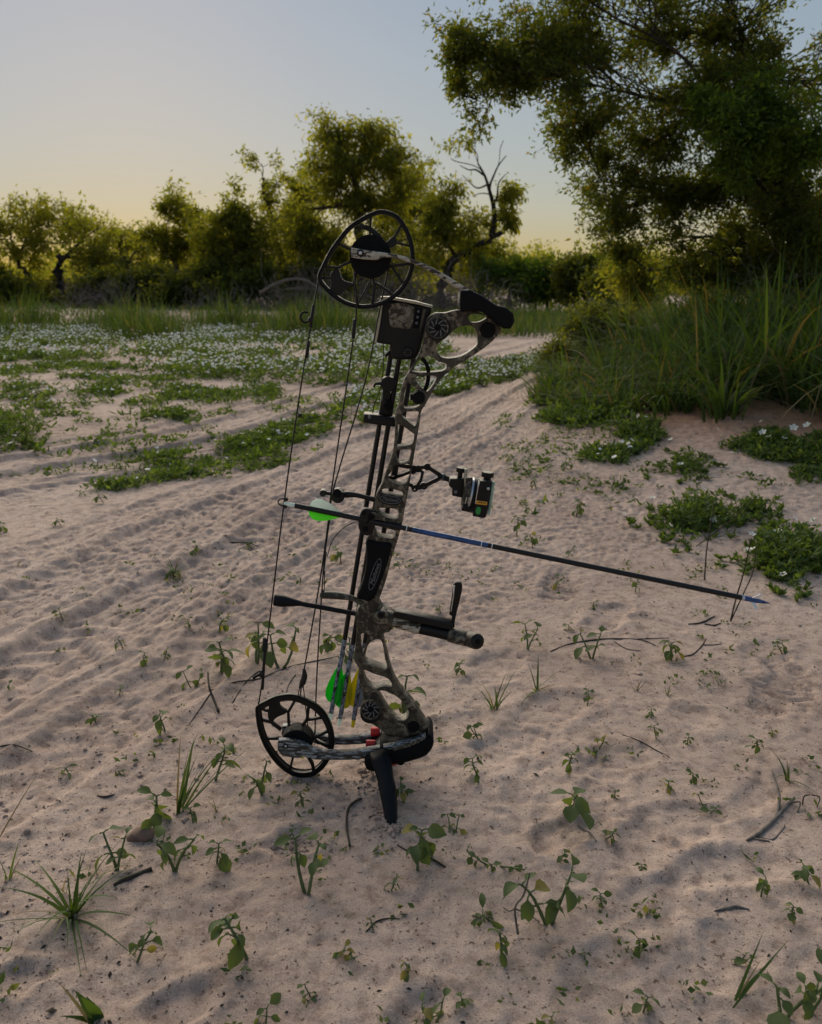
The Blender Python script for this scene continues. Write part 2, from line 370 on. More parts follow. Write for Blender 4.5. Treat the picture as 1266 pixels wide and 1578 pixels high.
g = obj('ground', np_mesh('ground', np.stack([GX.ravel(), GY.ravel(), GZ], -1), Q, M['sand'], True))
tag(g, 'pale pinkish sand track with wheel ruts, footprints and small ridges', 'ground', None, 'structure')

# ------------------------------------------------------------------ leaves, blades, trees
def unit(v): return v / (np.linalg.norm(v, axis=-1, keepdims=True) + 1e-9)
def leaf_quads(P, D, L, Wd, r, bend=.0):
    """P base points, D unit directions, L lengths, Wd widths -> diamond leaves of two triangles (one folded quad)"""
    n = len(P); side = unit(np.cross(D, r.normal(size=(n, 3))))
    nrm = np.cross(D, side)
    L = L[:, None]; Wd = Wd[:, None]
    V = np.stack([P, P + D * L * .45 + side * Wd * .5 + nrm * L * bend, P + D * L, P + D * L * .45 - side * Wd * .5 + nrm * L * bend], 1).reshape(-1, 3)
    return V, np.arange(4 * n).reshape(-1, 4)
def blades_vf(B, az, lean, L, wd, droop, seg=3, tw=None):
    n = len(B); ts = np.linspace(0, 1, seg + 1)
    h = np.stack([np.cos(az), np.sin(az), 0 * az], -1); sd_ = np.stack([-np.sin(az), np.cos(az), 0 * az], -1)
    if tw is not None: sd_ = unit(sd_ + h * tw[:, None])
    cols = []
    for t in ts:
        ctr = B + h * (L * (lean * t + droop * t * t))[:, None]
        zz = L * (t * np.sqrt(np.maximum(0, 1 - np.minimum(lean, .99) ** 2)) - .75 * droop * t ** 2.2)
        ctr = ctr + np.stack([0 * zz, 0 * zz, zz], -1)
        ww = (wd * (1 - t ** 1.6) * (.55 + .45 * min(1, t * 4)) + .0004)[:, None]
        cols += [ctr - sd_ * ww * .5, ctr + sd_ * ww * .5]
    V = np.stack(cols, 1).reshape(-1, 3); k = 2 * (seg + 1)
    base = (np.arange(n) * k)[:, None]
    Fq = np.concatenate([base + np.array([[2 * i, 2 * i + 1, 2 * i + 3, 2 * i + 2]]) for i in range(seg)], 0)
    return V, Fq

def bez(a, b, r, curl=.18, n=5, sag=0.0):
    a = np.asarray(a, float); b = np.asarray(b, float); L = np.linalg.norm(b - a)
    m1 = a + (b - a) * .35 + r.normal(size=3) * L * curl * .5 + np.array([0, 0, L * curl * .4])
    m2 = a + (b - a) * .7 + r.normal(size=3) * L * curl * .5 + np.array([0, 0, L * sag])
    t = np.linspace(0, 1, n)[:, None]
    return (1 - t) ** 3 * a + 3 * (1 - t) ** 2 * t * m1 + 3 * (1 - t) * t * t * m2 + t ** 3 * b

def tree(name, label, cat, base, trunk, blobs, seed, leaf=(.165, .060), per=7, spread=.085, droop=.5, gap=.0, r0=.09, twig=.006,
         lm='leaf_tree', bark='bark', group=None, sub=16, sides=5, bare=None, gscale=1.5, dens=2.6, thin=6.0):
    """trunk: list of points from the base up; blobs: (centre, radii, tufts)"""
    r = np.random.default_rng(seed)
    t = thing(name, base, label, cat, group); blobs = [tuple(b) + (None,) * (4 - len(b)) for b in blobs]
    T = crom(np.array(trunk), 5) if len(trunk) > 2 else np.array(trunk, float)
    rt = np.linspace(r0, r0 * .42, len(T)); T = T + np.concatenate([np.zeros((1, 3)), r.normal(size=(len(T) - 1, 3)) * r0 * .25])
    br = [(T, rt)]; tuft = {}
    NP, NR, NT = [T], [rt], [np.arange(len(T)) * 0 + .0]
    if bare:
        for q_, w_ in bare[:3]: NP.append(q_); NR.append(w_ * .6)
    blobs.sort(key=lambda b: min(np.linalg.norm(T - np.array(b[0]), axis=1)))
    for c, rad, n, lmb in blobs:
        c = np.array(c, float); rad = np.array(rad, float)
        AP, AR_ = np.concatenate(NP), np.concatenate(NR)          # trunk and every limb so far: limbs fork off limbs
        cost = np.linalg.norm(AP - c, axis=1) * (1 + .25 * r.uniform(-1, 1, len(AP))) + .8 * np.maximum(0, AP[:, 2] - c[2]) + .5 * r0 / (AR_ + 1e-4) * np.linalg.norm(rad) * .12
        k = int(np.argmin(cost)); ra = min(AR_[k] * .72, r0 * .4)
        limb = bez(AP[k], c + rad * r.uniform(-.25, .25, 3), r, .24, 9)
        rl = np.linspace(ra, max(ra * .4, twig * 2), 9); br.append((limb, rl)); NP.append(limb[2:]); NR.append(rl[2:])
        limb = limb[1:]
        ns = max(3, int(n / thin)); rad = rad * 1.10; lst = tuft.setdefault(lmb or lm, ([], []))
        for q in range(ns):
            u = unit(r.normal(size=3)) * r.uniform(.35, 1.3); u[2] = u[2] * .9
            e = c + u * rad * (1 + .25 * math.sin(3 * math.atan2(u[2], u[0]) + seed))
            nz = fbm(np.array([e[0] * gscale + 5]), np.array([e[2] * gscale + .5 * e[1]]), seed % 97, 2)[0]
            if nz < gap - .12: continue
            st0 = limb[r.integers(1, len(limb))]; ln = np.linalg.norm(e - st0)
            cv = bez(st0, e + np.array([0, 0, -droop * ln * .12]), r, .22, 7, .06); br.append((cv, np.linspace(max(twig * 1.9, min(r0 * .05, rl[-1])), twig * .6, 7)))
            k_ = max(4, int(9 * r.uniform(.6, 1.4) * dens * .6)); tt = r.uniform(.35, 1.04, k_) ** .7
            seg = np.clip((tt * 6).astype(int), 0, 5); f = (tt * 6 - seg)[:, None]; base_ = cv[seg] * (1 - f) + cv[seg + 1] * f; dirv = unit(cv[seg + 1] - cv[seg])
            sc_ = min(ln * .15, spread * 2.2); offv = r.normal(size=(k_, 3)) * sc_ * np.array([1, 1, .8]); offv[:, 2] -= droop * np.abs(r.normal(size=k_)) * sc_ * .7
            pt = base_ + offv; lst[0].append(pt); lst[1].append(unit(dirv * .8 + offv / (sc_ + 1e-6) * .5))
            for i in range(0, k_, 2): br.append((np.array([base_[i], (base_[i] + pt[i]) / 2 + r.normal(size=3) * sc_ * .1, pt[i]]), np.array([twig * .8, twig * .6, twig * .35])))
    if bare:
        for b in bare: br.append(b)
    # wood
    Vs, Fs, c0 = [], [], 0
    for P, rr in br:
        thick = rr[0] > twig * 1.9
        V, Fc = tube_vf(P, rr, 7 if rr[0] > r0 * .5 else (sides if thick else 3), c0, False); Vs.append(V); Fs += Fc; c0 += len(V)
    obj('trunk', py_mesh('trunk', np.concatenate(Vs), Fs, M[bark], True), t)
    for mk_, (pl, dl) in tuft.items():
        P = np.concatenate(pl); D0 = np.concatenate(dl); n = len(P) * per
        Pi = np.repeat(P, per, 0) + r.normal(size=(n, 3)) * np.array([1, 1, .9]) * spread * np.repeat(r.uniform(.5, 1.3, len(P)), per)[:, None]
        D = unit(.7 * np.repeat(D0, per, 0) + r.normal(size=(n, 3)) * .7 + np.array([0, 0, -droop]))
        V, Fq = leaf_quads(Pi, D, leaf[0] * r.uniform(.45, 1.45, n), leaf[1] * r.uniform(.6, 1.4, n), r, .05)
        obj('crown', np_mesh('crown', V, Fq, M[mk_]), t)
    return t
def B3(px, py, rx, ry, Y, n, dy=0.0, dk=.9):
    c = at(px, py, Y + dy); s = Y / F
    return (c, (rx * s, (rx + ry) * .5 * s * dk, ry * s), n)
def tr_pts(pts, Y):
    out = [at(p, q, Y) for p, q in pts]; b = out[0].copy(); b[2] = float(hfun(b[0], b[1])) - .05; out[0] = b; return out

ft = 'trees along the far edge of the clearing'
def far_tree(label, pts, blobs, Y, seed, name='mesquite_tree', cat='tree', group=ft, **kw):
    T = tr_pts(pts, Y); return tree(name, label, cat, T[0], T, [B3(*b[:4], Y, b[4], *(b[5:6])) for b in blobs], seed, group=group, **kw)

far_tree('slender leaning tree with yellow-lit crown at the left edge', [(55, 470), (52, 440), (36, 415), (20, 395)],
    [(10, 335, 45, 38, 170), (62, 335, 48, 36, 170), (40, 385, 62, 34, 170), (100, 345, 36, 34, 110), (-45, 360, 50, 50, 120), (30, 430, 60, 26, 90)], 31, 101, r0=.13, gap=-.02, droop=.3, lm='leaf_tree')
far_tree('dark-trunked tree standing right of the leaning left-edge tree', [(94, 478), (93, 440), (88, 415), (95, 395)],
    [(122, 350, 32, 38, 120), (150, 358, 32, 34, 120), (115, 395, 46, 30, 120), (160, 400, 30, 34, 70)], 29.5, 102, r0=.2, bark='bark_dark', droop=.3, gap=.02)
far_tree('low thin-crowned tree in the dip of the left tree line', [(205, 478), (207, 440), (200, 410)],
    [(190, 385, 30, 26, 70), (222, 380, 34, 28, 80), (175, 410, 36, 26, 70), (230, 412, 46, 30, 110)], 29, 103, r0=.14, gap=.1, droop=.1, lm='leaf_shrub')
far_tree('ragged tree with open crown left of the dense green tree', [(275, 478), (272, 430), (268, 390)],
    [(272, 325, 30, 24, 110), (255, 358, 38, 30, 120), (290, 365, 34, 40, 130), (262, 405, 48, 32, 130)], 28, 104, r0=.16, gap=.03, droop=.2)
far_tree('dense rounded green tree left of the tallest far tree', [(362, 478), (360, 430), (355, 390)],
    [(345, 325, 34, 28, 140), (375, 340, 34, 30, 140), (335, 375, 46, 44, 230), (392, 378, 50, 46, 240), (352, 420, 74, 34, 260)], 26.5, 105, r0=.18, gap=-.1, droop=.4)
far_tree('narrow tree with a lone raised plume of leaves', [(440, 478), (432, 400), (415, 330), (405, 280)],
    [(400, 252, 24, 18, 60), (408, 282, 22, 26, 70), (422, 305, 28, 30, 130), (432, 335, 34, 34, 170), (438, 365, 48, 38, 240), (450, 405, 54, 32, 200)], 28, 106, r0=.15, gap=-.02, droop=.45)
far_tree('tallest far tree with drooping crown behind the upper wheel of the bow', [(560, 478), (556, 400), (548, 330), (545, 270)],
    [(520, 205, 34, 28, 130), (570, 205, 34, 28, 130), (490, 250, 40, 40, 190), (545, 250, 50, 44, 240), (600, 248, 46, 48, 230), (640, 232, 24, 36, 90),
     (475, 312, 40, 44, 180), (540, 318, 60, 48, 250), (612, 315, 52, 48, 230), (500, 380, 60, 44, 230), (590, 385, 60, 42, 230), (655, 290, 22, 50, 120), (455, 350, 40, 40, 150), (645, 360, 40, 44, 160)], 28, 107, r0=.2, gap=.06, gscale=2.2, droop=.75, spread=.13)
# leaning, half-dead tree
Yl = 25.0
def deadb(pts, r0, r1, Y=Yl):
    P = crom(np.array([at(p, q, Y + d) for p, q, d in pts]), 4); return (P, np.linspace(r0, r1, len(P)))
dead = [deadb([(757, 366, 0), (761, 340, 0), (760, 318, .1), (755, 298, 0), (747, 272, -.2), (736, 252, -.3)], .10, .02),
        deadb([(758, 305, 0), (754, 290, .1), (760, 272, .3), (768, 255, .3), (780, 240, .2)], .05, .012),
        deadb([(760, 315, 0), (766, 300, -.2), (768, 282, -.3), (780, 268, -.4)], .04, .01), deadb([(747, 272, -.2), (733, 262, 0), (722, 262, .2), (708, 255, .2)], .035, .01),
        deadb([(762, 312, 0), (775, 304, .2), (788, 306, .4)], .025, .008), deadb([(750, 285, 0), (735, 290, .3), (722, 280, .2), (712, 270, .3)], .03, .008),
        deadb([(756, 300, 0), (742, 298, -.3), (728, 302, -.4)], .02, .008), deadb([(736, 252, -.3), (735, 238, -.2), (728, 228, 0)], .018, .006)]
far_tree('half-dead tree with a leaning dark trunk and bare upper twigs', [(676, 470), (688, 418), (706, 396), (735, 376), (775, 362)],
    [(690, 245, 18, 18, 24), (735, 218, 36, 18, 70), (780, 222, 26, 22, 60), (688, 300, 20, 38, 90), (716, 335, 36, 36, 150), (782, 300, 14, 24, 40),
     (785, 335, 18, 20, 36), (740, 395, 40, 26, 90), (690, 370, 30, 40, 110), (665, 330, 20, 46, 80)], Yl, 108, r0=.17, gap=.0, droop=.8, bark='bark_dark', bare=dead, spread=.12)

for lab, pts, bl, Yv, sd2 in [
    ('pale tree filling the dip behind the two left-hand trees', [(150, 470), (152, 430), (155, 400)], [(135, 372, 40, 28, 120), (175, 368, 40, 30, 130), (212, 378, 38, 28, 110), (160, 408, 60, 26, 140), (225, 410, 40, 24, 90)], 35, 171),
    ('pale tree showing between the ragged tree and the dense rounded tree', [(308, 470), (308, 420), (310, 390)], [(308, 335, 30, 26, 100), (312, 368, 40, 34, 150), (296, 405, 50, 30, 140)], 34, 172),
    ('yellow-green tree filling the space left of the tallest far tree', [(462, 470), (462, 410), (462, 350)], [(458, 280, 30, 26, 90), (470, 318, 40, 36, 150), (448, 358, 48, 40, 190), (486, 390, 56, 40, 200), (440, 415, 50, 28, 120)], 34, 173),
    ('yellow-green tree filling the space right of the tallest far tree', [(628, 470), (630, 410), (632, 350)], [(640, 280, 34, 30, 110), (620, 325, 46, 40, 170), (662, 345, 40, 40, 150), (600, 385, 56, 40, 180), (655, 400, 50, 34, 150)], 35, 174),
    ('pale low tree behind the leaning half-dead tree', [(742, 470), (742, 430), (742, 400)], [(722, 368, 40, 30, 120), (758, 388, 38, 28, 120), (735, 415, 60, 24, 130), (790, 412, 30, 22, 70)], 34, 175)]:
    far_tree(lab, pts, bl, Yv, sd2, r0=.15, gap=-.15, droop=.4, thin=4.2)
us = 'shrubs under the far tree line'
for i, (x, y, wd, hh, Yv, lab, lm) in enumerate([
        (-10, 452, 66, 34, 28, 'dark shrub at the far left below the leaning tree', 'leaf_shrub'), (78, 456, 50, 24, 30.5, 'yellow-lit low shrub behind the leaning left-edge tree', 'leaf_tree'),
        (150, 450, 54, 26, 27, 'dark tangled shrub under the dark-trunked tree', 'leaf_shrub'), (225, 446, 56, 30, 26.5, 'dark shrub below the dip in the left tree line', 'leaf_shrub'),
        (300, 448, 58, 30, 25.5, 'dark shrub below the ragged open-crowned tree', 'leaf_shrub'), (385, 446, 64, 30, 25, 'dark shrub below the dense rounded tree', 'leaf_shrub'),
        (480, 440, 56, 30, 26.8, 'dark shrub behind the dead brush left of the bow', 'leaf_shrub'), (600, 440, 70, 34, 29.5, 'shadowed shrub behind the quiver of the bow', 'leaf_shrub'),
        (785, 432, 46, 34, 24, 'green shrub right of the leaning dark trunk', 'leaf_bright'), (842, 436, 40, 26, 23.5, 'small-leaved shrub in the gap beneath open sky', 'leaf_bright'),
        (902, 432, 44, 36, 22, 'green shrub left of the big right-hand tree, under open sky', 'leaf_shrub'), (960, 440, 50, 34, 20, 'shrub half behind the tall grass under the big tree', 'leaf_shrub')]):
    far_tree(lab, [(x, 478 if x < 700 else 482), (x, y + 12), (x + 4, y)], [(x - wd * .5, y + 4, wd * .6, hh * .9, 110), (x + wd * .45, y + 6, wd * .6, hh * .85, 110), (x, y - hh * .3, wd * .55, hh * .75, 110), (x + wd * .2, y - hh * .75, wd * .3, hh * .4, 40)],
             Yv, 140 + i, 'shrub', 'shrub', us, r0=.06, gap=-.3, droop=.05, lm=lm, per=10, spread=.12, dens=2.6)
far_tree('tall-stemmed bushy shrub rising above the gap shrubs', [(826, 478), (824, 440), (826, 410)], [(828, 402, 12, 14, 22), (816, 414, 22, 18, 50), (838, 420, 20, 16, 40)], 24.5, 160, 'shrub', 'shrub', us, r0=.05, gap=-.1, droop=.0)

# woods closing the view behind the tree line
r = np.random.default_rng(404); n = 9500; ax_ = r.uniform(-62, 56, n); ay_ = 44 + 9 * r.uniform(0, 1, n) + .004 * ax_ ** 2
top = 1.75 + 1.2 * fbm(ax_ * .22, ay_ * .1, 3, 3) + 1.1 * fbm(ax_ * .9, ay_ * .3, 6, 3); P = np.stack([ax_, ay_, top * r.uniform(0, 1, n) ** .75], -1); k = 14
Pi = np.repeat(P, k, 0) + r.normal(size=(n * k, 3)) * .26; V, Fq = leaf_quads(Pi, unit(r.normal(size=(n * k, 3)) + np.array([0, 0, -.2])), .22 * r.uniform(.5, 1.4, n * k), .10 * r.uniform(.6, 1.4, n * k), r, .05)
tag(obj('far_woods', np_mesh('far_woods', V, Fq, M['leaf_tree'])), 'low distant woods closing the gaps behind the far tree line', 'woods', None, 'stuff')
# dead brush heaps
def brush(name, label, px, py, wpx, hpx, Y, n, seed, m='deadwood', group=None, r0=.018, cat='brush'):
    r = np.random.default_rng(seed); b = at(px, py, Y); b[2] = float(hfun(b[0], b[1])); t = thing(name, b, label, cat, group); s = Y / F; L = []
    for i in range(n):
        p0 = b + np.array([r.uniform(-1, 1) * wpx * s * .8, r.uniform(-.5, .5), .02]); h = hpx * s * r.uniform(.4, 1.05); a = r.normal(0, .9)
        p1 = p0 + np.array([math.sin(a) * h * .9, r.normal(0, .25), h * max(.12, math.cos(a))])
        c = bez(p0, p1, r, .35, 5); L.append((c, np.linspace(r0 * r.uniform(.5, 1), r0 * .2, 5)))
        for k in range(4):
            q0 = c[r.integers(1, 5)]; q1 = q0 + r.normal(size=3) * h * .28 + np.array([0, 0, h * .12]); L.append((bez(q0, q1, r, .3, 4), np.linspace(r0 * .35, r0 * .12, 4)))
    tubes('branches', L, M[m], t, 4); return t
gb = 'heaps of dead grey brush below the far trees'
brush('dead_brush', 'grey dead brush heap behind the lower left of the upper bow wheel', 470, 478, 60, 62, 23.5, 70, 1, group=gb)
brush('dead_brush', 'grey dead brush seen between the bow wheel and the limb', 600, 482, 60, 70, 22.5, 80, 2, group=gb)
brush('dead_brush', 'grey dead brush heap below the leaning dark trunk', 690, 482, 56, 66, 22, 80, 3, group=gb)
brush('dead_brush', 'dim dead brush heap under the dark-trunked left tree', 150, 476, 60, 44, 25, 60, 4, group=gb)
brush('dead_brush', 'low dead brush under the dense rounded tree', 350, 474, 80, 34, 24, 60, 5, group=gb)
brush('dead_brush', 'thin grey twigs standing in the gap below open sky', 770, 484, 40, 50, 21, 26, 6, group=gb)
lb = thing('fallen_branch', at(455, 470, 22.8), 'long fallen grey branch arching left of the upper bow wheel', 'branch')
tubes('limb', [deadb([(400, 452, 0), (424, 438, 0), (452, 430, 0), (478, 436, 0), (520, 466, -.2), (560, 476, -.3)], .05, .03, 22.8), deadb([(440, 446, 0), (470, 444, -.2), (500, 452, -.3)], .02, .01, 22.8)], M['deadwood'], lb, 6)

# ------------------------------------------------------------------ the big tree on the right
Yb_ = 7.0
def BB(px, py, rx, ry, n, dy=0): return B3(px, py, rx, ry, Yb_ + dy, n, 0, 1.0)
bt = [at(1262, 470, Yb_ + .3), at(1250, 400, Yb_ + .2), at(1228, 320, Yb_), at(1190, 230, Yb_ - .1), at(1150, 140, Yb_)]
bt[0][2] = float(hfun(bt[0][0], bt[0][1])) - .05
tree('big_tree', 'large dark small-leaved tree filling the upper right corner', 'tree', bt[0], bt,
     [BB(715, 70, 42, 42, 130, -.5), (at(700, 130, 6.6), (.10, .14, .07), 30), BB(770, 110, 52, 50, 200, -.4), BB(745, 180, 34, 18, 50, -.5), BB(800, 40, 56, 50, 190, -.2), BB(845, 110, 52, 56, 230, -.2), BB(880, 60, 60, 70, 240, .2),
      BB(890, 190, 44, 44, 190), BB(935, 130, 60, 60, 250), BB(925, 260, 44, 50, 190, .2), BB(945, 335, 42, 38, 130, .1), BB(1000, 60, 80, 70, 300, .3), BB(1000, 210, 66, 60, 270, .3),
      BB(1010, 310, 66, 50, 220, .2), BB(1040, 380, 60, 30, 110, .1), BB(1080, 130, 80, 70, 300, -.2), BB(1110, 290, 80, 56, 260, .2), BB(1130, 40, 90, 70, 280, .2), BB(1190, 110, 80, 80, 300), BB(1130, 370, 70, 36, 130, .4),
      BB(1220, 230, 70, 70, 280, -.1), BB(1230, 340, 60, 56, 200, .2), BB(1300, 130, 90, 110, 260), BB(1320, 300, 90, 90, 200), BB(900, -50, 150, 60, 260), BB(1130, -60, 180, 70, 300), BB(1170, 400, 60, 40, 150, .1), BB(1090, 405, 60, 30, 130, .3), BB(1255, 410, 50, 44, 150, -.2), BB(960, 385, 40, 22, 70, .3), BB(1200, 330, 50, 44, 150, -.4), BB(1240, 370, 50, 40, 150, -.5), BB(1190, 440, 60, 30, 140, -.2), BB(1100, 440, 56, 26, 110, .2), BB(1010, 415, 50, 22, 90, .3), BB(1262, 460, 40, 34, 120, -.3),
      BB(1100, 170, 40, 30, 130, -.7) + ('leaf_bright',), BB(1150, 210, 56, 36, 200, -.7) + ('leaf_bright',), BB(1200, 160, 50, 44, 200, -.7) + ('leaf_bright',), BB(1240, 225, 40, 36, 130, -.6) + ('leaf_bright',), BB(1130, 250, 44, 22, 100, -.6) + ('leaf_bright',)],
     201, leaf=(.043, .0175), per=8, spread=.031, droop=.12, gap=-.04, r0=.13, twig=.0026, lm='leaf_big', bark='bark_dark', gscale=3.2, dens=3.0, thin=5.6)
gu = 'shrubs beneath the big right-hand tree'
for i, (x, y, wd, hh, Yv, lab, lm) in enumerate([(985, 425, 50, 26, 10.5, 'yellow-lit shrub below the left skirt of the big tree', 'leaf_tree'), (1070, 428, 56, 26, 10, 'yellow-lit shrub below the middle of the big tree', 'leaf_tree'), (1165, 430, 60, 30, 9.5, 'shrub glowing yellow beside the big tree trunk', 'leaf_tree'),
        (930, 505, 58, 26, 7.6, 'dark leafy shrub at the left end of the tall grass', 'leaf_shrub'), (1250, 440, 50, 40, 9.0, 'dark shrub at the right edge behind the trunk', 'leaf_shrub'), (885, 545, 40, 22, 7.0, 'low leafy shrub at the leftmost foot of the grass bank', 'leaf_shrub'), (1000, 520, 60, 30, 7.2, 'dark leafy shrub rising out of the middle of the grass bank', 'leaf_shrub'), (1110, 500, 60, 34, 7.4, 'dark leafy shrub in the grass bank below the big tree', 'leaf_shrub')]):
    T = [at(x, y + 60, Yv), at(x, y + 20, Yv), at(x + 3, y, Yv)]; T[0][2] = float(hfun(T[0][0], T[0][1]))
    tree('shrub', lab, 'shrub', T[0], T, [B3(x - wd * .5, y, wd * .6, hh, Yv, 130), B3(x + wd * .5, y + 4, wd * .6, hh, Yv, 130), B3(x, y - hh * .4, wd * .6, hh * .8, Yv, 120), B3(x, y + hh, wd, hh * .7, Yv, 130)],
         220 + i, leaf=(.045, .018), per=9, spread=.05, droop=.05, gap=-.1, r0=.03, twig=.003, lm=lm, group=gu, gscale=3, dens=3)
brush('dead_twigs', 'tangle of dead pale twigs hanging by the big tree trunk', 1190, 440, 46, 120, 6.4, 46, 8, m='deadwood', r0=.007, cat='twigs')

# ------------------------------------------------------------------ grass and ground cover (nobody could count it)
def poly_pts(poly, n, r):
    """random ground points inside a region of the ground outlined by its corners"""
    P = np.array(poly, float); lo, hi = P.min(0), P.max(0); out = []
    tot = 0
    while tot < n:
        q = r.uniform(lo, hi, (n * 2, 2)); ins = np.zeros(len(q), bool); j = len(P) - 1
        for i in range(len(P)):
            a, b = P[i], P[j]
            c = ((a[1] > q[:, 1]) != (b[1] > q[:, 1])) & (q[:, 0] < (b[0] - a[0]) * (q[:, 1] - a[1]) / (b[1] - a[1] + 1e-9) + a[0]); ins ^= c; j = i
        out.append(q[ins]); tot += ins.sum()
    return np.concatenate(out)[:n]
def gpoly(pix): return [hit(np.array(p), np.array(q))[:2] for p, q in pix]
def on_ground(xy): return np.stack([xy[:, 0], xy[:, 1], hfun(xy[:, 0], xy[:, 1])], -1)
def grass_obj(name, label, B, r, L, wd, lean, droop, m, seg=3, cat='grass'):
    n = len(B); az = r.uniform(0, 2 * math.pi, n)
    V, Fq = blades_vf(B, az, np.abs(r.normal(0, lean, n)).clip(0, .9), L, wd * r.uniform(.6, 1.4, n), np.abs(r.normal(droop, droop * .6, n)).clip(0, .85), seg, r.uniform(-1, 1, n))
    o = obj(name, np_mesh(name, V, Fq, M[m])); return tag(o, label, cat, None, 'stuff')
r = np.random.default_rng(55)
B = on_ground(poly_pts([(-20, 13.4), (-13, 12.8), (-6, 12.3), (-3.4, 11.7), (-1.2, 12.2), (.4, 12.4), (.4, 15.5), (-15, 17.5), (-24, 19)], 32000, r))
cl = fbm(B[:, 0] * .9, B[:, 1] * .9, 9, 2); k = cl > -.35; B, cl = B[k], cl[k]
grass_obj('tall_grass', 'band of tall green grass in front of the far tree line on the left', B, r, (.24 + .62 * np.clip(cl + .2, 0, 1)) * r.uniform(.5, 1.25, len(B)), .014, .28, .22, 'grass_mid')
B = on_ground(poly_pts([(.3, 12.5), (2.6, 12.6), (4.4, 15), (6, 18), (5, 20), (0, 18)], 9000, r))
grass_obj('tall_grass', 'green grass beyond the bend of the track, behind the bow limb', B, r, 0.3 * r.uniform(.5, 1.3, len(B)), .014, .3, .22, 'grass_mid')
B = on_ground(poly_pts([(-17, 16.5), (0, 15), (6, 18), (9, 24), (8, 33), (-20, 36)], 12000, r))
grass_obj('undergrowth', 'short dim grass growing beneath the far tree line', B, r, .26 * r.uniform(.5, 1.3, len(B)), .03, .5, .3, 'grass_mid', 2)
bank = gpoly([(835, 622), (900, 640), (985, 636), (1060, 648), (1150, 662), (1290, 690), (1420, 640), (1400, 560), (1150, 540), (930, 548), (850, 580)])
cc_ = poly_pts(bank, 520, r); nb_ = r.integers(20, 46, len(cc_)); kx = np.repeat(np.arange(len(cc_)), nb_); n = len(kx)
off = r.normal(size=(n, 2)) * .045; B = on_ground(cc_[kx] + off); az = np.arctan2(off[:, 1], off[:, 0]) + r.normal(0, .5, n)
hgt = (smooth(1.0, 2.3, cc_[:, 0]) * .42 + .20) * r.uniform(.6, 1.3, len(cc_)); L = hgt[kx] * r.uniform(.45, 1.25, n)
V, Fq = blades_vf(B, az, np.abs(r.normal(.22, .2, n)).clip(0, .9), L * 1.15, .0185 * r.uniform(.4, 1.4, n), np.abs(r.normal(.52, .25, n)).clip(0, .95), 6, r.uniform(-1, 1, n))
tag(obj('tall_grass', np_mesh('tall_grass', V, Fq, M['grass'])), 'thick bank of long arching grass under the big right-hand tree', 'grass', None, 'stuff')
n = 1500; B = on_ground(poly_pts(bank, n, r)); V, Fq = blades_vf(B, r.uniform(0, 6.28, n), r.uniform(.3, .95, n), .32 * r.uniform(.4, 1.5, n), .006 * r.uniform(.5, 1.4, n), np.abs(r.normal(.3, .25, n)), 4, r.uniform(-1, 1, n))
tag(obj('dead_grass', np_mesh('dead_grass', V, Fq, M['straw'])), 'dry fallen straw caught among the long arching grass', 'grass', None, 'stuff')

def cover(name, label, pts, r, size, nl, flowers=0.0, fsize=.012, hgt=.05, lm='cover', cat='ground cover', lw=.34):
    n = len(pts); B = on_ground(pts); sz = size * r.uniform(.5, 1.4, n)
    Bi = np.repeat(B, nl, 0); si = np.repeat(sz, nl); m = len(Bi)
    off = r.normal(size=(m, 3)) * si[:, None] * np.array([.5, .5, .0]); off[:, 2] = r.uniform(0, 1, m) * np.repeat(hgt * r.uniform(.3, 1.2, n), nl)
    D = unit(np.stack([r.normal(size=m), r.normal(size=m), r.uniform(.0, 1.1, m)], -1))
    V, Fq = leaf_quads(Bi + off, D, si * r.uniform(.5, 1.1, m), si * lw * r.uniform(.6, 1.3, m), r, .06)
    me = np_mesh(name, V, Fq, M[lm])
    o = tag(obj(name, me), label, cat, None, 'stuff')
    if flowers:
        k = int(n * flowers); Pf = B[r.choice(n, k)] + np.stack([r.normal(size=k) * size * .5, r.normal(size=k) * size * .5, hgt * r.uniform(.8, 1.7, k)], -1)
        tilt = unit(np.stack([r.normal(0, .35, k), r.normal(-.25, .35, k), np.ones(k)], -1)); a0 = unit(np.cross(tilt, r.normal(size=(k, 3)))); b0 = np.cross(tilt, a0)
        fs = fsize * r.uniform(.6, 1.3, k); cols = [Pf]
        for j in range(6):
            an = j * math.pi / 3; cols.append(Pf + (a0 * math.cos(an) + b0 * math.sin(an)) * fs[:, None] + tilt * fs[:, None] * .3)
        V = np.stack(cols, 1).reshape(-1, 3); b = (np.arange(k) * 7)[:, None]
        Fq = np.concatenate([b + np.array([[0, j + 1, (j + 1) % 6 + 1]]) for j in range(6)], 0)
        f = obj('flowers', np_mesh('flowers', V, Fq, M['petal']), o); f['kind'] = 'stuff'
    return o
def patchy(poly, n, r, fs=1.2, th=.0, seed=5):
    p = poly_pts(poly, n, r); k = fbm(p[:, 0] * fs, p[:, 1] * fs, seed, 3) + r.uniform(-.3, .3, len(p)) > th; return p[k]
pA = gpoly([(-60, 512), (120, 506), (300, 512), (480, 508), (640, 516), (700, 540), (650, 596), (520, 600), (420, 588), (300, 582), (160, 566), (0, 552), (-80, 552)])
cover('flower_carpet', 'carpet of white-flowered green weeds before the tall grass', patchy(pA, 7000, r, 1.3, -.05, 5), r, .065, 10, 1.5, .0125, .09)
pB = gpoly([(-60, 540), (120, 556), (300, 580), (430, 592), (440, 612), (300, 640), (250, 680), (100, 640), (-60, 600)])
cover('weed_patch', 'scattered low weeds on the sand left of the track', patchy(pB, 4200, r, 2.6, .10, 15), r, .045, 10, .18, .010, .04)
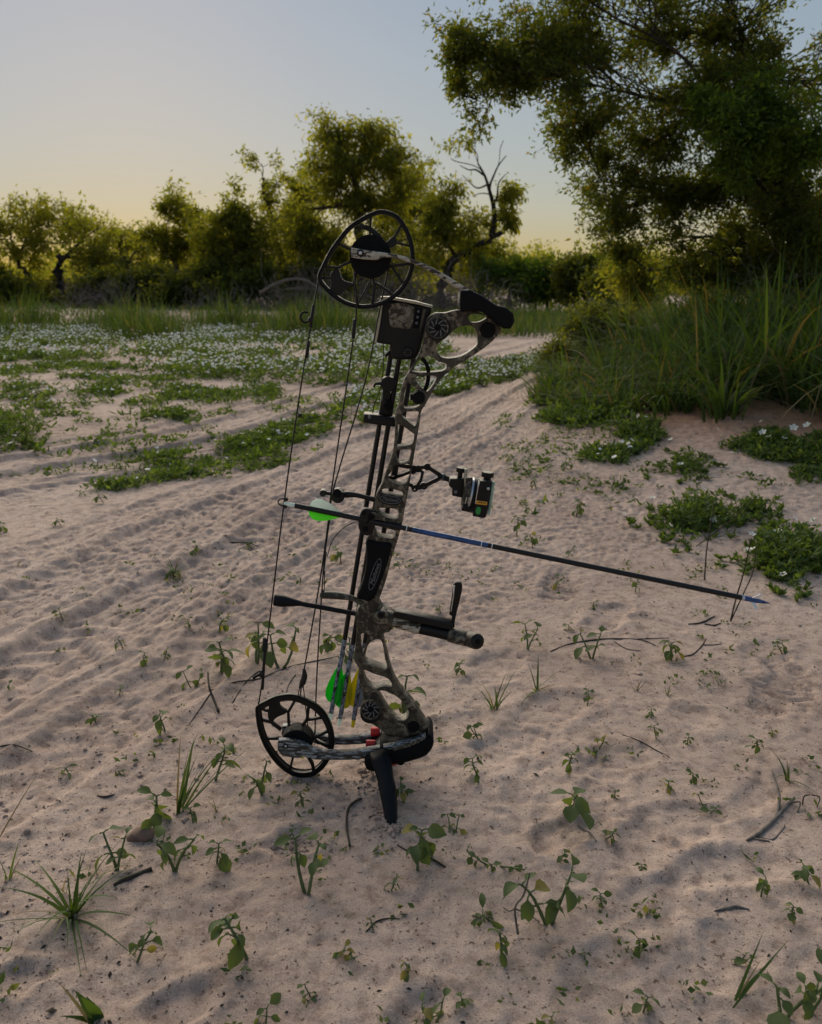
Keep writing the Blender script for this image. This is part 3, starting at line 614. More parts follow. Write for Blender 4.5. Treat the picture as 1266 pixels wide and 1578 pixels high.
pC = gpoly([(120, 770), (150, 720), (330, 690), (430, 660), (520, 640), (510, 664), (440, 700), (440, 724), (330, 735), (220, 750)])
cover('weed_strip', 'strip of low green weeds growing between the two wheel ruts', patchy(pC, 2400, r, 7, .2, 25), r, .030, 9, .02, .010, .03)
pC2 = gpoly([(330, 690), (430, 655), (520, 640), (505, 670), (400, 705)])
cover('weed_strip', 'denser end of the green weed strip left of the bow cables', patchy(pC2, 1300, r, 6, .08, 26), r, .030, 10, .05, .010, .035)
pD = gpoly([(505, 650), (540, 612), (600, 590), (660, 575), (760, 560), (850, 548), (845, 576), (740, 596), (660, 618), (560, 660)])
cover('flower_strip', 'strip of white-flowered weeds in the middle of the track behind the bow', patchy(pD, 1900, r, 2.6, -.05, 35), r, .05, 12, .9, .010, .06)
pE = gpoly([(810, 640), (840, 596), (900, 600), (960, 620), (980, 648), (930, 665), (860, 660)])
cover('weed_patch', 'leafy weeds at the left foot of the tall grass bank', patchy(pE, 1100, r, 4, -.08, 45), r, .042, 12, 0, .01, .07)
pF = gpoly([(880, 712), (920, 680), (1000, 650), (1040, 655), (1000, 690), (950, 716)])
cover('weed_patch', 'mat of green weeds on the sand slope below the tall grass', patchy(pF, 700, r, 6, .05, 55), r, .030, 12, .02, .012, .03)
pG = gpoly([(1110, 690), (1180, 668), (1290, 680), (1290, 720), (1180, 712)])
cover('weed_patch', 'green weed mat at the foot of the tall grass by the right edge', patchy(pG, 700, r, 6, .0, 65), r, .030, 12, 0, .012, .04)
pH = gpoly([(800, 800), (760, 640), (870, 650), (1000, 720), (1250, 740), (1266, 800), (960, 780), (880, 760)])
cover('sprouts', 'thin scatter of tiny sprouts on the sand right of the track', patchy(pH, 420, r, 4, .08, 75), r, .028, 7, 0, .012, .02)
pI = gpoly([(-40, 640), (250, 610), (520, 610), (500, 690), (440, 720), (100, 740), (-40, 720)])
cover('sprouts', 'thin scatter of tiny sprouts between the ruts on the left', patchy(pI, 1500, r, 5, .08, 85), r, .04, 7, 0, .012, .03)
pJ = gpoly([(-40, 860), (500, 800), (1290, 880), (1320, 1600), (-60, 1600)])
cover('sprouts', 'tiny sprouts dotted over the near sand', patchy(pJ, 900, r, 5, .16, 95), r, .013, 6, 0, .012, .012, 'leaf_seed', 'ground cover', .45)

# ================================================================== the compound bow
YB = 1.27                                   # distance of the bow's own plane; it stands upright across the view
ORI = hit(np.array(470.0), np.array(1196.0)); ORI[1] = YB
bow = thing('compound_bow', tuple(ORI), 'camouflage compound bow standing upright on the sand on a black kickstand', 'bow')
def b3(px, py, off=0.0): return at(np.asarray(px, float), np.asarray(py, float), YB + off)
def bp(pts, off=0.0): P = np.array(pts, float); return b3(P[:, 0], P[:, 1], off)
PXM = 1.0 / F * 1.29                        # metres per photo pixel at the bow (about 1 mm)
def plate(name, outer, holes, off, thick, m, parent, bev=.0009, sm=0, extra=None, smh=None):
    """flat machined piece: outline with openings, extruded and bevelled, standing in the bow's plane"""
    cu = bpy.data.curves.new(name, 'CURVE'); cu.dimensions = '2D'; cu.fill_mode = 'BOTH'
    for i, lp in enumerate([outer] + list(holes)):
        P = np.array(lp, float); k = sm if i == 0 else (sm if smh is None else smh)
        if k: P = crom(P, k, True)
        Q = b3(P[:, 0], P[:, 1], off); sp = cu.splines.new('POLY'); sp.points.add(len(Q) - 1)
        for j, q in enumerate(Q): sp.points[j].co = (q[0], q[2], 0, 1)
        sp.use_cyclic_u = True
    bev = min(bev, thick * .4); cu.extrude = thick / 2 - bev; cu.bevel_depth = bev; cu.bevel_resolution = 1; cu.offset = -bev
    tmp = bpy.data.objects.new('tmp', cu); me = bpy.data.meshes.new_from_object(tmp); me.name = name
    bpy.data.objects.remove(tmp); bpy.data.curves.remove(cu)
    me.transform(Matrix(((1, 0, 0, 0), (0, 0, -1, YB + off), (0, 1, 0, 0), (0, 0, 0, 1))))
    me.materials.clear(); me.materials.append(m); return obj(name, me, parent)
def disc(px, py, rpx, n=28, ry=None, ph=0.0):
    a = np.arange(n) * 2 * math.pi / n + ph; return [(px + rpx * math.cos(t), py + (ry or rpx) * math.sin(t)) for t in a]
def stroke(pts, w):
    """outline of a strip of given pixel width (one value or one for each point) along a path"""
    P = np.array(pts, float); w = np.broadcast_to(np.asarray(w, float), (len(P),)); T = np.gradient(P, axis=0); T /= np.linalg.norm(T, axis=1)[:, None]
    N = np.stack([-T[:, 1], T[:, 0]], -1) * w[:, None] * .5; return [tuple(p) for p in P + N] + [tuple(p) for p in (P - N)[::-1]]
def bt_(name, pts, rad, m, parent, n=10, k=4, off=0.0):
    P = np.array(pts, float); Q = b3(P[:, 0], P[:, 1], (P[:, 2] if P.shape[1] > 2 else off))
    if k and len(Q) > 2: Q2 = crom(Q, k); rr = np.interp(np.linspace(0, 1, len(Q2)), np.linspace(0, 1, len(Q)), np.broadcast_to(rad, (len(Q),)))
    else: Q2 = Q; rr = rad
    return tubes(name, [(Q2, rr)], m, parent, n)
def lathe(name, a, b, prof, m, parent, n=24):
    """round piece along the axis a-b (world points); prof: (position along the axis 0..1, radius)"""
    a = np.array(a, float); b = np.array(b, float); P = np.array([a + (b - a) * t for t, _ in prof]); d = unit(b - a)
    ref = np.array([0, 0, 1.0]) if abs(d[2]) < .9 else np.array([1.0, 0, 0]); U = unit(np.cross(d, ref)); Wv = np.cross(d, U)
    an = np.arange(n) * 2 * math.pi / n; V = []; Fc = []
    for p, (_, rr) in zip(P, prof): V += [p + rr * (math.cos(t) * U + math.sin(t) * Wv) for t in an]
    for i in range(len(prof) - 1):
        for j in range(n): k = (j + 1) % n; Fc.append((i * n + j, i * n + k, (i + 1) * n + k, (i + 1) * n + j))
    Fc.append(tuple(range(n))[::-1]); Fc.append(tuple((len(prof) - 1) * n + j for j in range(n)))
    me = py_mesh(name, V, Fc, m); bm = bmesh.new(); bm.from_mesh(me); bmesh.ops.recalc_face_normals(bm, faces=bm.faces[:]); bm.to_mesh(me); bm.free()
    for p in me.polygons: p.use_smooth = len(p.vertices) == 4
    try: me.set_sharp_from_angle(angle=R(35))
    except Exception: pass
    return obj(name, me, parent)
def ydisc(name, px, py, rpx, off0, off1, m, parent, n=28, ch=.001):
    """round piece whose axis runs across the bow, from depth off0 (near) to off1"""
    c = b3(px, py, (off0 + off1) / 2); rr = rpx * PXM * c[1] / 1.27 * .985
    L = abs(off1 - off0); e = min(.4, ch / L)
    return lathe(name, (c[0], YB + off0, c[2]), (c[0], YB + off1, c[2]), [(0, rr - ch), (e, rr), (1 - e, rr), (1, rr - ch)], m, parent, n)

# ---- riser
riser_out = [(656, 497), (660, 488), (670, 482), (684, 482), (700, 478), (716, 478), (733, 480), (752, 488), (766, 500), (771, 507), (766, 516), (748, 533), (720, 552), (700, 564), (688, 574), (684, 577), (671, 594), (661, 611), (654, 623), (648, 634), (647, 645),
    (643, 668), (640, 686), (636, 710), (630, 748), (624, 779), (620, 801), (616, 817), (611, 834), (603, 858), (596, 886), (588, 910), (584, 922), (590, 934), (603, 940), (609, 950), (607, 960), (600, 969), (591, 972), (592, 986), (597, 1006), (601, 1024), (609, 1045),
    (622, 1064), (636, 1080), (650, 1101), (660, 1117), (655, 1124), (640, 1127), (622, 1130), (600, 1127), (588, 1120), (575, 1111), (560, 1104), (555, 1094), (557, 1083), (561, 1074), (557, 1057), (554, 1039), (553, 1024), (546, 1012), (548, 990), (550, 968), (548, 944), (555, 930), (562, 922),
    (560, 895), (565, 866), (567, 846), (565, 829), (569, 820), (571, 806), (575, 791), (577, 780), (580, 760), (589, 742), (595, 724), (603, 701), (606, 690), (608, 670), (609, 650), (609, 634), (614, 621), (617, 603), (623, 583), (633, 568), (640, 557), (646, 545), (651, 530), (653, 514)]
H = [[(677, 527), (692, 514), (705, 504), (722, 501), (732, 508), (735, 522), (732, 533), (712, 547), (694, 551), (681, 550), (674, 543), (672, 534)],
     [(725, 484), (743, 485), (748, 490), (737, 496), (725, 496), (720, 490)],
     [(642, 556), (650, 551), (662, 548), (676, 556), (688, 561), (680, 571), (636, 572)],
     [(643, 579), (669, 578), (671, 585), (660, 601), (654, 601), (641, 587)],
     [(628, 590), (634, 592), (647, 604), (636, 611), (637, 621), (648, 622), (641, 627), (625, 628), (621, 622), (623, 604)],
     [(622, 634), (641, 632), (645, 636), (643, 644), (639, 655), (626, 646), (620, 641)],
     [(614, 652), (635, 665), (638, 669), (635, 682), (617, 686), (611, 685), (613, 666)],
     [(611, 693), (632, 691), (632, 702), (628, 709), (617, 712), (611, 706)],
     [(608, 716), (631, 714), (626, 743), (600, 740), (598, 732), (603, 724)],
     [(590, 751), (605, 751), (619, 755), (621, 760), (617, 762), (595, 759), (588, 757)],
     [(584, 780), (608, 781), (614, 786), (614, 793), (609, 797), (595, 794), (585, 788)],
     [(577, 807), (595, 811), (609, 815), (608, 823), (602, 827), (583, 823), (578, 816)],
     [(556, 974), (566, 975), (563, 999), (557, 1001)],
     [(570, 986), (587, 982), (593, 1008), (596, 1026), (576, 1021), (560, 1012)],
     [(560, 1028), (576, 1033), (598, 1041), (604, 1053), (590, 1053), (577, 1056), (565, 1049)],
     [(578, 1062), (590, 1059), (604, 1064), (617, 1073), (627, 1086), (630, 1095), (624, 1104), (612, 1104), (602, 1096), (593, 1083), (585, 1070)]]
riser = plate('riser', riser_out, H, .004, .026, M['camo'], bow, .0016, 3, smh=4)
badge = plate('badge', crom(np.array(disc(601, 770, 1)) * 0 + np.array([(601 + 19 * math.cos(a) * math.cos(.14) - 8 * math.sin(a) * math.sin(.14), 770 + 19 * math.cos(a) * math.sin(.14) + 8 * math.sin(a) * math.cos(.14)) for a in np.arange(28) * 2 * math.pi / 28]), 1, True), [], -.0105, .004, M['black'], riser, .0008)
def ell(cx, cy, a, b, rot, n=36): return [(cx + a * math.cos(t) * math.cos(rot) - b * math.sin(t) * math.sin(rot), cy + a * math.cos(t) * math.sin(rot) + b * math.sin(t) * math.cos(rot)) for t in np.arange(n) * 2 * math.pi / n]
def letters(name, text, px, py, hpx, rot, off, m, parent, shear=.3, fit=None):
    cu = bpy.data.curves.new(name, 'FONT'); cu.body = text; cu.size = 1; cu.shear = shear; cu.align_x = 'CENTER'; cu.align_y = 'CENTER'; cu.extrude = .02
    tmp = bpy.data.objects.new('tmp', cu); me = bpy.data.meshes.new_from_object(tmp); me.name = name; bpy.data.objects.remove(tmp)
    s = hpx * PXM; sx = s
    if fit: xs = [v.co.x for v in me.vertices]; sx = fit * PXM / (max(xs) - min(xs))
    c = b3(px, py, off); me.transform(Matrix.Translation(Vector(c)) @ Matrix.Rotation(R(90), 4, 'X') @ Matrix.Rotation(rot, 4, 'Z') @ Matrix.Diagonal((sx, s, .02, 1)))
    me.materials.clear(); me.materials.append(m); return obj(name, me, parent)
plate('badge_ring', ell(601, 770, 16.5, 6.2, .14), [ell(601, 770, 15.6, 5.4, .14)], -.0132, .0012, M['grey_mark'], riser, .0001)
letters('badge_lettering', 'Mathews', 601, 770, 9, -.14, -.0131, M['grey_mark'], riser, .35, 25)
grip = plate('grip', [(565, 828), (584, 831), (603, 833), (602, 848), (595, 872), (586, 897), (578, 916), (570, 922), (560, 921), (551, 917), (551, 911), (559, 892), (564, 867), (565, 848)], [], .003, .034, M['blackm'], bow, .006, 4)
plate('logo_ring', ell(577.5, 885, 25.5, 6.0, -1.26), [ell(577.5, 885, 24.6, 5.2, -1.26)], -.0146, .0012, M['grey_mark'], grip, .0001)
letters('logo_lettering', 'Mathews', 577.5, 885, 10, 1.26, -.0146, M['grey_mark'], grip, .35, 38)
# dampers and round fittings on the riser
for (x, y, rr, nm) in [(674, 505, 18.5, 1), (571, 1093, 17, 1)]:
    d = ydisc('harmonic_damper', x, y, rr, -.016, .022, M['black'], riser)
    plate('damper_ring', disc(x, y, rr * .92, 40), [disc(x, y, rr * .80, 40)], -.0172, .0016, M['camo_dark'], d, .0002)
    for k in range(9):
        a = k * 2 * math.pi / 9; q = [(x + rr * .30 * math.cos(a), y + rr * .30 * math.sin(a)), (x + rr * .55 * math.cos(a + .35), y + rr * .55 * math.sin(a + .35)), (x + rr * .76 * math.cos(a + .5), y + rr * .76 * math.sin(a + .5))]
        plate('damper_vane', stroke(q, 1.6), [], -.0170, .0014, M['grey_mark'], d, .0002)
    ydisc('damper_core', x, y, rr * .26, -.0195, -.0155, M['blackm'], d, 20)
ydisc('limb_bolt', 750, 508, 11.5, -.013, .02, M['blackm'], riser); ydisc('limb_bolt', 637, 1113, 10, -.013, .02, M['blackm'], riser)
ydisc('riser_damper', 645, 611, 9.5, -.014, .02, M['blackm'], riser)
plate('damper_arm', [(632, 607), (645, 606), (645, 616), (632, 616)], [], .004, .018, M['blackm'], riser, .001)
bt_('harness_arc', [(648, 549, .0), (656, 560, .0), (660, 574, .0), (658, 592, .0), (652, 606, .0)], .0032, M['blackm'], riser, 10)
ydisc('mount_boss', 587, 948, 12, -.020, .0, M['camo_dark'], riser); ydisc('mount_bolt', 587, 948, 6.5, -.0225, -.019, M['black'], riser, 20); ydisc('mount_socket', 587, 948, 3.2, -.0235, -.0222, M['blackm'], riser, 6)

# ---- limbs and pockets
def limb(pts_top, pts_bot, m, nm, y0, y1):
    near = plate(nm, pts_top + pts_bot[::-1], [], y0, .013, m, bow, .0012)
    far = link(near.copy()); far.location = (0, y1 - y0, 0); return near, far
up_t = [(541, 382), (560, 385), (602, 391), (622, 395), (641, 402), (659, 409), (684, 422.5), (712, 440), (742, 460), (772, 482)]
up_b = [(541, 397), (560, 400), (580, 401), (590, 397), (604, 396.5), (622, 401), (643, 409), (657, 415), (684, 431), (706, 446), (736, 468), (766, 490)]
lu, lu2 = limb(up_t, up_b, M['camo_limb'], 'upper_limb', -.024, .024)
ydisc('axle_cap', 555, 390, 5.2, -.0325, -.0290, M['black'], lu, 20); ydisc('axle_pin', 555, 390, 2.6, -.0340, -.0320, M['silver'], lu, 16)
lo_t = [(429, 1139), (444, 1138.5), (462, 1142), (483, 1152), (503, 1157), (535, 1157), (563, 1153), (600, 1147), (640, 1137), (655, 1130)]
lo_b = [(428, 1153), (436, 1162), (451, 1164), (470, 1163), (486, 1167.5), (503, 1168), (535, 1168), (563, 1166), (600, 1161), (640, 1151), (658, 1142)]
ll, ll2 = limb(lo_t, lo_b, M['camo_low'], 'lower_limb', -.024, .024)
ydisc('axle_cap', 440, 1150, 5, -.0325, -.0290, M['black'], ll, 20); ydisc('axle_pin', 440, 1150, 2.4, -.0340, -.0320, M['silver'], ll, 16)
pk = plate('limb_pocket', [(707, 449), (722, 446), (741, 456), (762, 470), (776, 473), (787, 482), (789, 494), (783, 505), (773, 505), (759, 494), (742, 480), (725, 478), (709, 480), (706, 468)], [], .0, .066, M['blackm'], bow, .0035)
plate('pocket_cap', [(762, 471), (774, 473), (785, 481), (787, 489), (780, 488), (770, 480)], [], .0, .050, M['blue_black'], pk, .004, 3)
pk2 = plate('limb_pocket', [(586, 1137), (600, 1140), (622, 1137), (642, 1130), (655, 1122), (660, 1116), (666, 1123), (667, 1134), (658, 1148), (642, 1155), (621, 1161), (600, 1163), (586, 1160)], [], .0, .066, M['blackm'], bow, .005, 3)
plate('pocket_plate', [(604, 1153), (630, 1146), (650, 1136), (652, 1139), (632, 1150), (606, 1157)], [], -.0335, .002, M['camo_dark'], pk2, .0004)

# ---- wheels (cams)
def cam_wheel(rim, spokes, blobs, hub, hr, label, parts_extra=None):
    R_ = crom(np.array(rim, float), 4, True); cc = R_.mean(0)
    T = np.roll(R_, -1, 0) - np.roll(R_, 1, 0); T /= np.linalg.norm(T, axis=1)[:, None]; N = np.stack([-T[:, 1], T[:, 0]], -1)
    N *= np.sign(((cc - R_) * N).sum(1))[:, None]; inner = R_ + N * 7.0
    cw = plate('cam', [tuple(p) for p in R_], [[tuple(p) for p in inner]], .0, .011, M['black'], bow, .0018)
    cw['label'] = label
    groove = plate('cam_track', [tuple(p) for p in R_ + N * .9], [[tuple(p) for p in R_ + N * 3.0]], -.0058, .0016, M['blackm'], cw, .0002)
    for i, (pts, wd) in enumerate(spokes): plate('spoke', stroke(pts, wd * 1.18), [], .0, .0060 + .0002 * (i % 7), M['black'], cw, .0008)
    for i, p in enumerate(blobs): plate('cam_web', p, [], .0, .0076 + .0003 * i, M['black'], cw, .001, 3)
    ydisc('hub', hub[0], hub[1], hr, -.0145, .0145, M['blackm'], cw, 36, .0015); ydisc('module', hub[0] + 2, hub[1] + 3, hr * .72, -.0165, .0165, M['blackm'], cw, 30)
    return cw
rim1 = [(585, 323.5), (571, 328), (557, 335), (537, 348.5), (520, 368), (505.5, 389.5), (495.5, 409.5), (489.5, 423), (490.5, 434), (495.5, 442), (508.5, 455), (527, 468), (548, 475), (565, 476), (585, 472), (605, 462), (622, 446.5), (633.5, 426.5), (638.5, 407), (638, 384), (633.5, 365.5), (625, 347), (613.5, 332.5), (599.5, 325.5)]
c1 = cam_wheel(rim1, [([(571, 333), (569.6, 371)], 3.2), ([(521, 376), (540, 385)], 3.2), ([(500, 411), (520, 412.5), (541, 403)], 3.4), ([(493, 429), (512, 428)], 3), ([(550, 416), (545, 436), (551, 471)], 3.4), ([(574, 422), (577, 442), (574, 470)], 3.8), ([(577, 435), (604, 453)], 3),
        ([(600, 411), (631, 406.5)], 3.8), ([(604, 412), (620, 436)], 3.2), ([(604, 372), (620, 344)], 3.4), ([(610, 374), (633, 380)], 3), ([(558, 350), (565, 351), (573, 355), (585, 367), (592, 379)], 6.5)],
     [[(510, 421), (521, 414), (528, 431), (542, 436), (545, 441), (534, 444), (523, 454), (508, 452), (510, 438)], [(590, 380), (598, 371), (607, 364), (612, 375), (602, 382)]], (571, 396), 30.5, 'black upper cam wheel with open spokes')
ydisc('post', 558, 350, 4.2, -.012, .008, M['black'], c1, 16); ydisc('draw_stop', 592, 381, 3, -.016, .008, M['blackm'], c1, 14)
rim2 = [(394, 1088.5), (398, 1085), (418, 1074.5), (432, 1070.5), (446.5, 1069), (461, 1071.5), (477, 1078.5), (489, 1086), (501, 1098), (510.5, 1116), (515, 1135), (514, 1154), (508, 1169), (499, 1182), (487, 1192), (472.5, 1196), (456, 1195), (442, 1189), (427.5, 1177), (414.5, 1161), (404, 1142), (397, 1120.5), (394, 1099)]
c2 = cam_wheel(rim2, [([(399, 1107), (418, 1112), (433, 1124)], 4), ([(407, 1137.5), (432, 1137.5)], 3), ([(457, 1074), (444, 1097), (445, 1118)], 3.4), ([(476, 1082), (473, 1108), (466, 1118)], 4), ([(472, 1109), (502, 1104)], 3), ([(480, 1138), (509, 1124)], 3.4), ([(486, 1140), (512, 1153)], 3.4), ([(474, 1164), (481, 1176), (484, 1192)], 4), ([(398, 1088), (409, 1094), (416, 1095)], 3), ([(452, 1164), (446, 1188)], 3)],
     [[(417, 1077), (429, 1073), (432, 1087), (443, 1096), (427, 1104), (419, 1111), (413, 1104), (414, 1090)]], (458.5, 1140), 27, 'black lower cam wheel with open spokes resting on the sand')

# ---- string, cables, D-loop
st = bt_('bowstring', [(490, 433), (480, 492), (462, 605), (437.5, 775), (420, 918), (406, 1035), (397, 1092)], .00125, M['string'], bow, 8, 3)
for pts, rr in [([(483, 470), (478, 505)], .0026), ([(475.5, 525), (472, 552)], .0028), ([(479, 490), (476.5, 497)], .0042), ([(462.5, 637), (461.5, 643)], .0032), ([(409, 985), (404, 1062)], .0026), ([(407.5, 983), (406.5, 1003)], .0033), ([(404, 1033), (403, 1042)], .0046)]:
    bt_('serving', pts, rr, M['string'], st, 10, 0)
bt_('string_hook', [(477, 494), (470, 497), (464, 493), (463, 486), (468, 481), (475, 482)], .0016, M['blackm'], st, 8)
bt_('string_tail', [(403, 1038), (397, 1041), (390, 1045)], [.0035, .002, .0025], M['blackm'], st, 8)
bt_('d_loop', [(442, 769), (434, 768.5), (428.5, 772), (430, 777), (440, 781)], .0013, M['string'], st, 8)
ydisc('nock_knot', 441, 769.5, 3, -.003, .003, M['string'], st, 12); ydisc('nock_knot', 439.5, 780.5, 3, -.003, .003, M['string'], st, 12)
cb = bt_('cable', [(545, 417, -.012), (549, 470, -.01), (543, 530, .0), (511, 752, .02), (506, 800, .02), (492, 900, .012), (467, 1040, .0), (462, 1078, .0)], .00125, M['string'], bow, 8, 3)
bt_('yoke', [(551, 470, -.01), (573, 426, .012)], .0010, M['string'], cb, 8, 0); bt_('yoke', [(549, 468, -.01), (545, 418, .012)], .0010, M['string'], cb, 8, 0)
bt_('serving', [(546.5, 492, -.006), (544, 521, -.001)], .0030, M['string'], cb, 10, 0); bt_('serving', [(468, 1030), (469, 1042), (466, 1052), (462, 1060)], [.002, .0052, .0056, .002], M['string'], cb, 10, 3)
bt_('yoke', [(462, 1056), (458, 1078)], .001, M['string'], cb, 8, 0); bt_('yoke', [(467, 1056), (474, 1118, ), ], .001, M['string'], cb, 8, 0)
cb2 = bt_('cable', [(600, 408, .012), (585, 475, .012), (562, 590, .014), (515, 748, .02), (507, 805, .02), (498, 880, .014), (488, 1040, .01), (485, 1136, .01)], .00125, M['string'], bow, 8, 3)
bt_('cable_loop', [(503, 850, .012), (499, 880, .008), (496, 903, .008), (499, 912, .008), (500, 880, .012)], .0009, M['string'], cb2, 6)
bt_('rest_cord', [(556, 803, .0), (540, 807, .004), (524, 818, .008), (511, 835, .012), (504, 858, .014)], .0008, M['string'], cb2, 6)
# ---- cable guard
gd = bt_('cable_guard', [(521, 763, .018), (535, 762, .016), (550, 763, .012), (565, 767, .008), (584, 772, .006)], [.0050, .0056, .0042, .0040, .0044], M['black'], bow, 12)
ydisc('roller', 521, 763, 10.5, .006, .03, M['black'], gd, 28); ydisc('roller_flange', 519, 760, 7, .003, .0075, M['blackm'], gd, 24); ydisc('roller_end', 498, 759, 5.5, .012, .026, M['black'], gd, 20)
bt_('roller_axle', [(498, 759, .018), (521, 763, .018)], .0032, M['black'], gd, 10, 0)
# ---- arrow rest
ar = plate('arrow_rest', [(557, 786), (566, 783), (576, 788), (578, 800), (575, 816), (566, 824), (556, 819), (552, 806)], [], -.006, .014, M['black'], bow, .002, 3)
for i, (x, y, rr) in enumerate([(572, 796, 5), (563, 816, 4.5), (560, 790, 3.5)]): ydisc('rest_screw', x, y, rr, -.0165, -.0125, M['blackm'], ar, 16)
bt_('launcher', [(566, 806, -.012), (570, 798, -.016), (577, 797, -.018)], .0016, M['blackm'], ar, 8); plate('rest_bracket', [(572, 789), (586, 792), (594, 797), (592, 802), (576, 800)], [], -.0125, .005, M['camo_dark'], ar, .0006)
# ---- quiver, bolted on the far side of the riser
QO = .050
qv = plate('quiver', [(585, 462), (600, 462), (640, 468), (664, 473), (660, 490), (653, 512), (648, 534), (642, 548), (634, 552), (604, 551), (601, 530), (578, 526), (584, 498)], [], QO, .046, M['black'], bow, .004, 2)
plate('hood_panel', [(602, 469), (637, 473), (632, 506), (614, 505), (601, 501)], [], QO - .0235, .003, M['camo_panel'], qv, .0008, 3)
plate('hood_edge', [(586, 457), (600, 457), (640, 464), (666, 471), (664, 474), (640, 468), (600, 461), (587, 461)], [], QO, .050, M['tan'], qv, .0008)
plate('hood_side', [(587, 466), (590, 470), (586, 500), (581, 526), (577, 526), (583, 497)], [], QO - .003, .050, M['tan'], qv, .0008)
plate('hood_slot', [(640, 474), (650, 476), (645, 506), (636, 505)], [], QO - .0235, .0028, M['blackm'], qv, .0006)
for k in range(3): ydisc('slot_bolt', 644.5 - 1.4 * k, 480 + 9 * k, 2.2, QO - .0262, QO - .0235, M['grey_mark'], qv, 12)
plate('hood_lip', [(652, 476), (656, 477), (648, 512), (645, 511)], [], QO - .022, .004, M['camo'], qv, .0006)
kq = ydisc('lock_knob', 628, 543, 7.5, QO - .030, QO - .022, M['black'], qv, 24)
for k in range(8): ydisc('knob_stud', 628 + 5.4 * math.cos(k * .785), 543 + 5.4 * math.sin(k * .785), .8, QO - .0312, QO - .0298, M['grey_mark'], qv, 8)
bt_('lock_lever', [(606, 541, QO - .01), (598, 545, QO - .014), (593, 549, QO - .016)], [.005, .003, .002], M['black'], qv, 10)
plate('gripper', [(561, 636), (584, 638), (608, 642), (609, 656), (584, 653), (560, 649)], [], QO - .004, .030, M['black'], qv, .0025); ydisc('gripper_bolt', 569, 643, 2.6, QO - .0225, QO - .0185, M['grey_mark'], qv, 14)
qc = ydisc('clamp_wheel', 598, 591, 11.5, QO - .018, QO + .006, M['black'], qv, 26)
bt_('clamp_lever', [(592, 594, QO - .012), (585, 591, QO - .014), (578, 592, QO - .015), (576, 597, QO - .015)], [.0035, .0028, .0022, .0016], M['black'], qv, 10)
plate('quiver_post', [(590, 596), (602, 598), (600, 640), (588, 638)], [], QO, .012, M['black'], qv, .001); ydisc('clamp_knob', 598, 624, 7.5, QO - .014, QO - .004, M['blackm'], qv, 22)
bt_('lanyard', [(590, 528, QO - .01), (591, 550, QO - .01), (589, 580, QO - .012), (584, 605, QO - .012), (577, 622, QO - .012), (574, 637, QO - .012)], .0008, M['string'], qv, 6)
# ---- sight
SO = .022
sg = thing_s = plate('sight', stroke([(642, 721), (658, 719), (681, 734)], 6), [], SO, .0062, M['black'], bow, .0006)
for i, (pts, wd) in enumerate([([(653, 749), (681, 735)], 6), ([(639, 752), (653, 749)], 7), ([(643, 721), (651, 728), (648, 740), (641, 751)], 4.5), ([(600, 738), (622, 731), (636, 725), (644, 721)], 4.5), ([(604, 714), (622, 718), (644, 721)], 6), ([(600, 740), (616, 745), (626, 743), (639, 752)], 5), ([(612, 712), (609, 738)], 5)]):
    plate('sight_strut', stroke(pts, wd), [], SO, .0052 + .0002 * i, M['black'], sg, .0005)
for (x, y) in [(658, 719), (644, 722), (636, 725), (653, 748.5), (639, 752), (600, 738)]: plate('mount_ring', disc(x, y, 5.4, 22), [disc(x, y, 2.7, 18)], SO, .0078, M['black'], sg, .0005)
bt_('sight_bar', [(676, 733, SO), (690, 738, SO - .006), (704, 742, SO - .012)], [.0052, .0048, .0050], M['black'], sg, 10); bt_('bar_collar', [(679, 734.5, SO), (685, 736, SO - .003)], .0058, M['grey_mark'], sg, 12, 0)
plate('elevation_block', [(693, 735), (714, 736), (714, 762), (710, 764), (696, 761), (697, 751), (691, 746)], [], -.004, .026, M['black'], sg, .0015); ydisc('block_screw', 702, 758, 3, -.0190, -.0170, M['grey_mark'], sg, 14)
a0 = b3(708, 736, -.004); a1 = b3(710, 720.5, -.004); lathe('elevation_knob', a0, a1, [(0, .004), (.55, .004), (.56, .0072), (1, .0072)], M['black'], sg, 20)
plate('scale_rail', [(716, 722), (720, 723), (717, 753), (713, 753)], [], -.012, .008, M['tan'], sg, .0006)
# round housing: axis runs along the line of the arrow
ax = unit(b3(760, 772, -.012) - b3(700, 759.5, -.012))
hc = b3(733, 764, -.012)
def ring(name, c, half, ro, ri, m, parent, n=36):
    V = []; Fc = []; d = ax; U = unit(np.cross(d, [0, 0, 1.0])); Wv = np.cross(d, U)
    for (s, rr) in ((-half, ro), (half, ro), (half, ri), (-half, ri)):
        for k in range(n): t = k * 2 * math.pi / n; V.append(c + d * s + rr * (math.cos(t) * U + math.sin(t) * Wv))
    for q in range(4):
        for k in range(n): j = (k + 1) % n; Fc.append((q * n + k, q * n + j, ((q + 1) % 4) * n + j, ((q + 1) % 4) * n + k))
    me = py_mesh(name, V, Fc, m); bm = bmesh.new(); bm.from_mesh(me); bmesh.ops.recalc_face_normals(bm, faces=bm.faces[:]); bm.to_mesh(me); bm.free()
    return obj(name, me, parent)
ring('sight_housing', hc + ax * .002, .0105, .0285, .0245, M['black'], sg); ring('sight_ring', hc + ax * .0150, .0018, .0290, .0250, M['mint'], sg); ring('sight_ring', hc - ax * .0105, .0014, .0280, .0250, M['silver'], sg)
ring('rear_ring', hc - ax * .0165, .0030, .0235, .0200, M['camo_dark'], sg)
plate('housing_block', [(739, 740), (757, 741), (756, 757), (749, 793), (746, 797), (728, 794), (733, 768)], [], -.046, .012, M['black'], sg, .0012)
plate('label_plate', [(733.5, 771), (750.5, 773.4), (750.2, 778.6), (732.8, 776.6)], [], -.0528, .0014, M['orange'], sg, .0003)
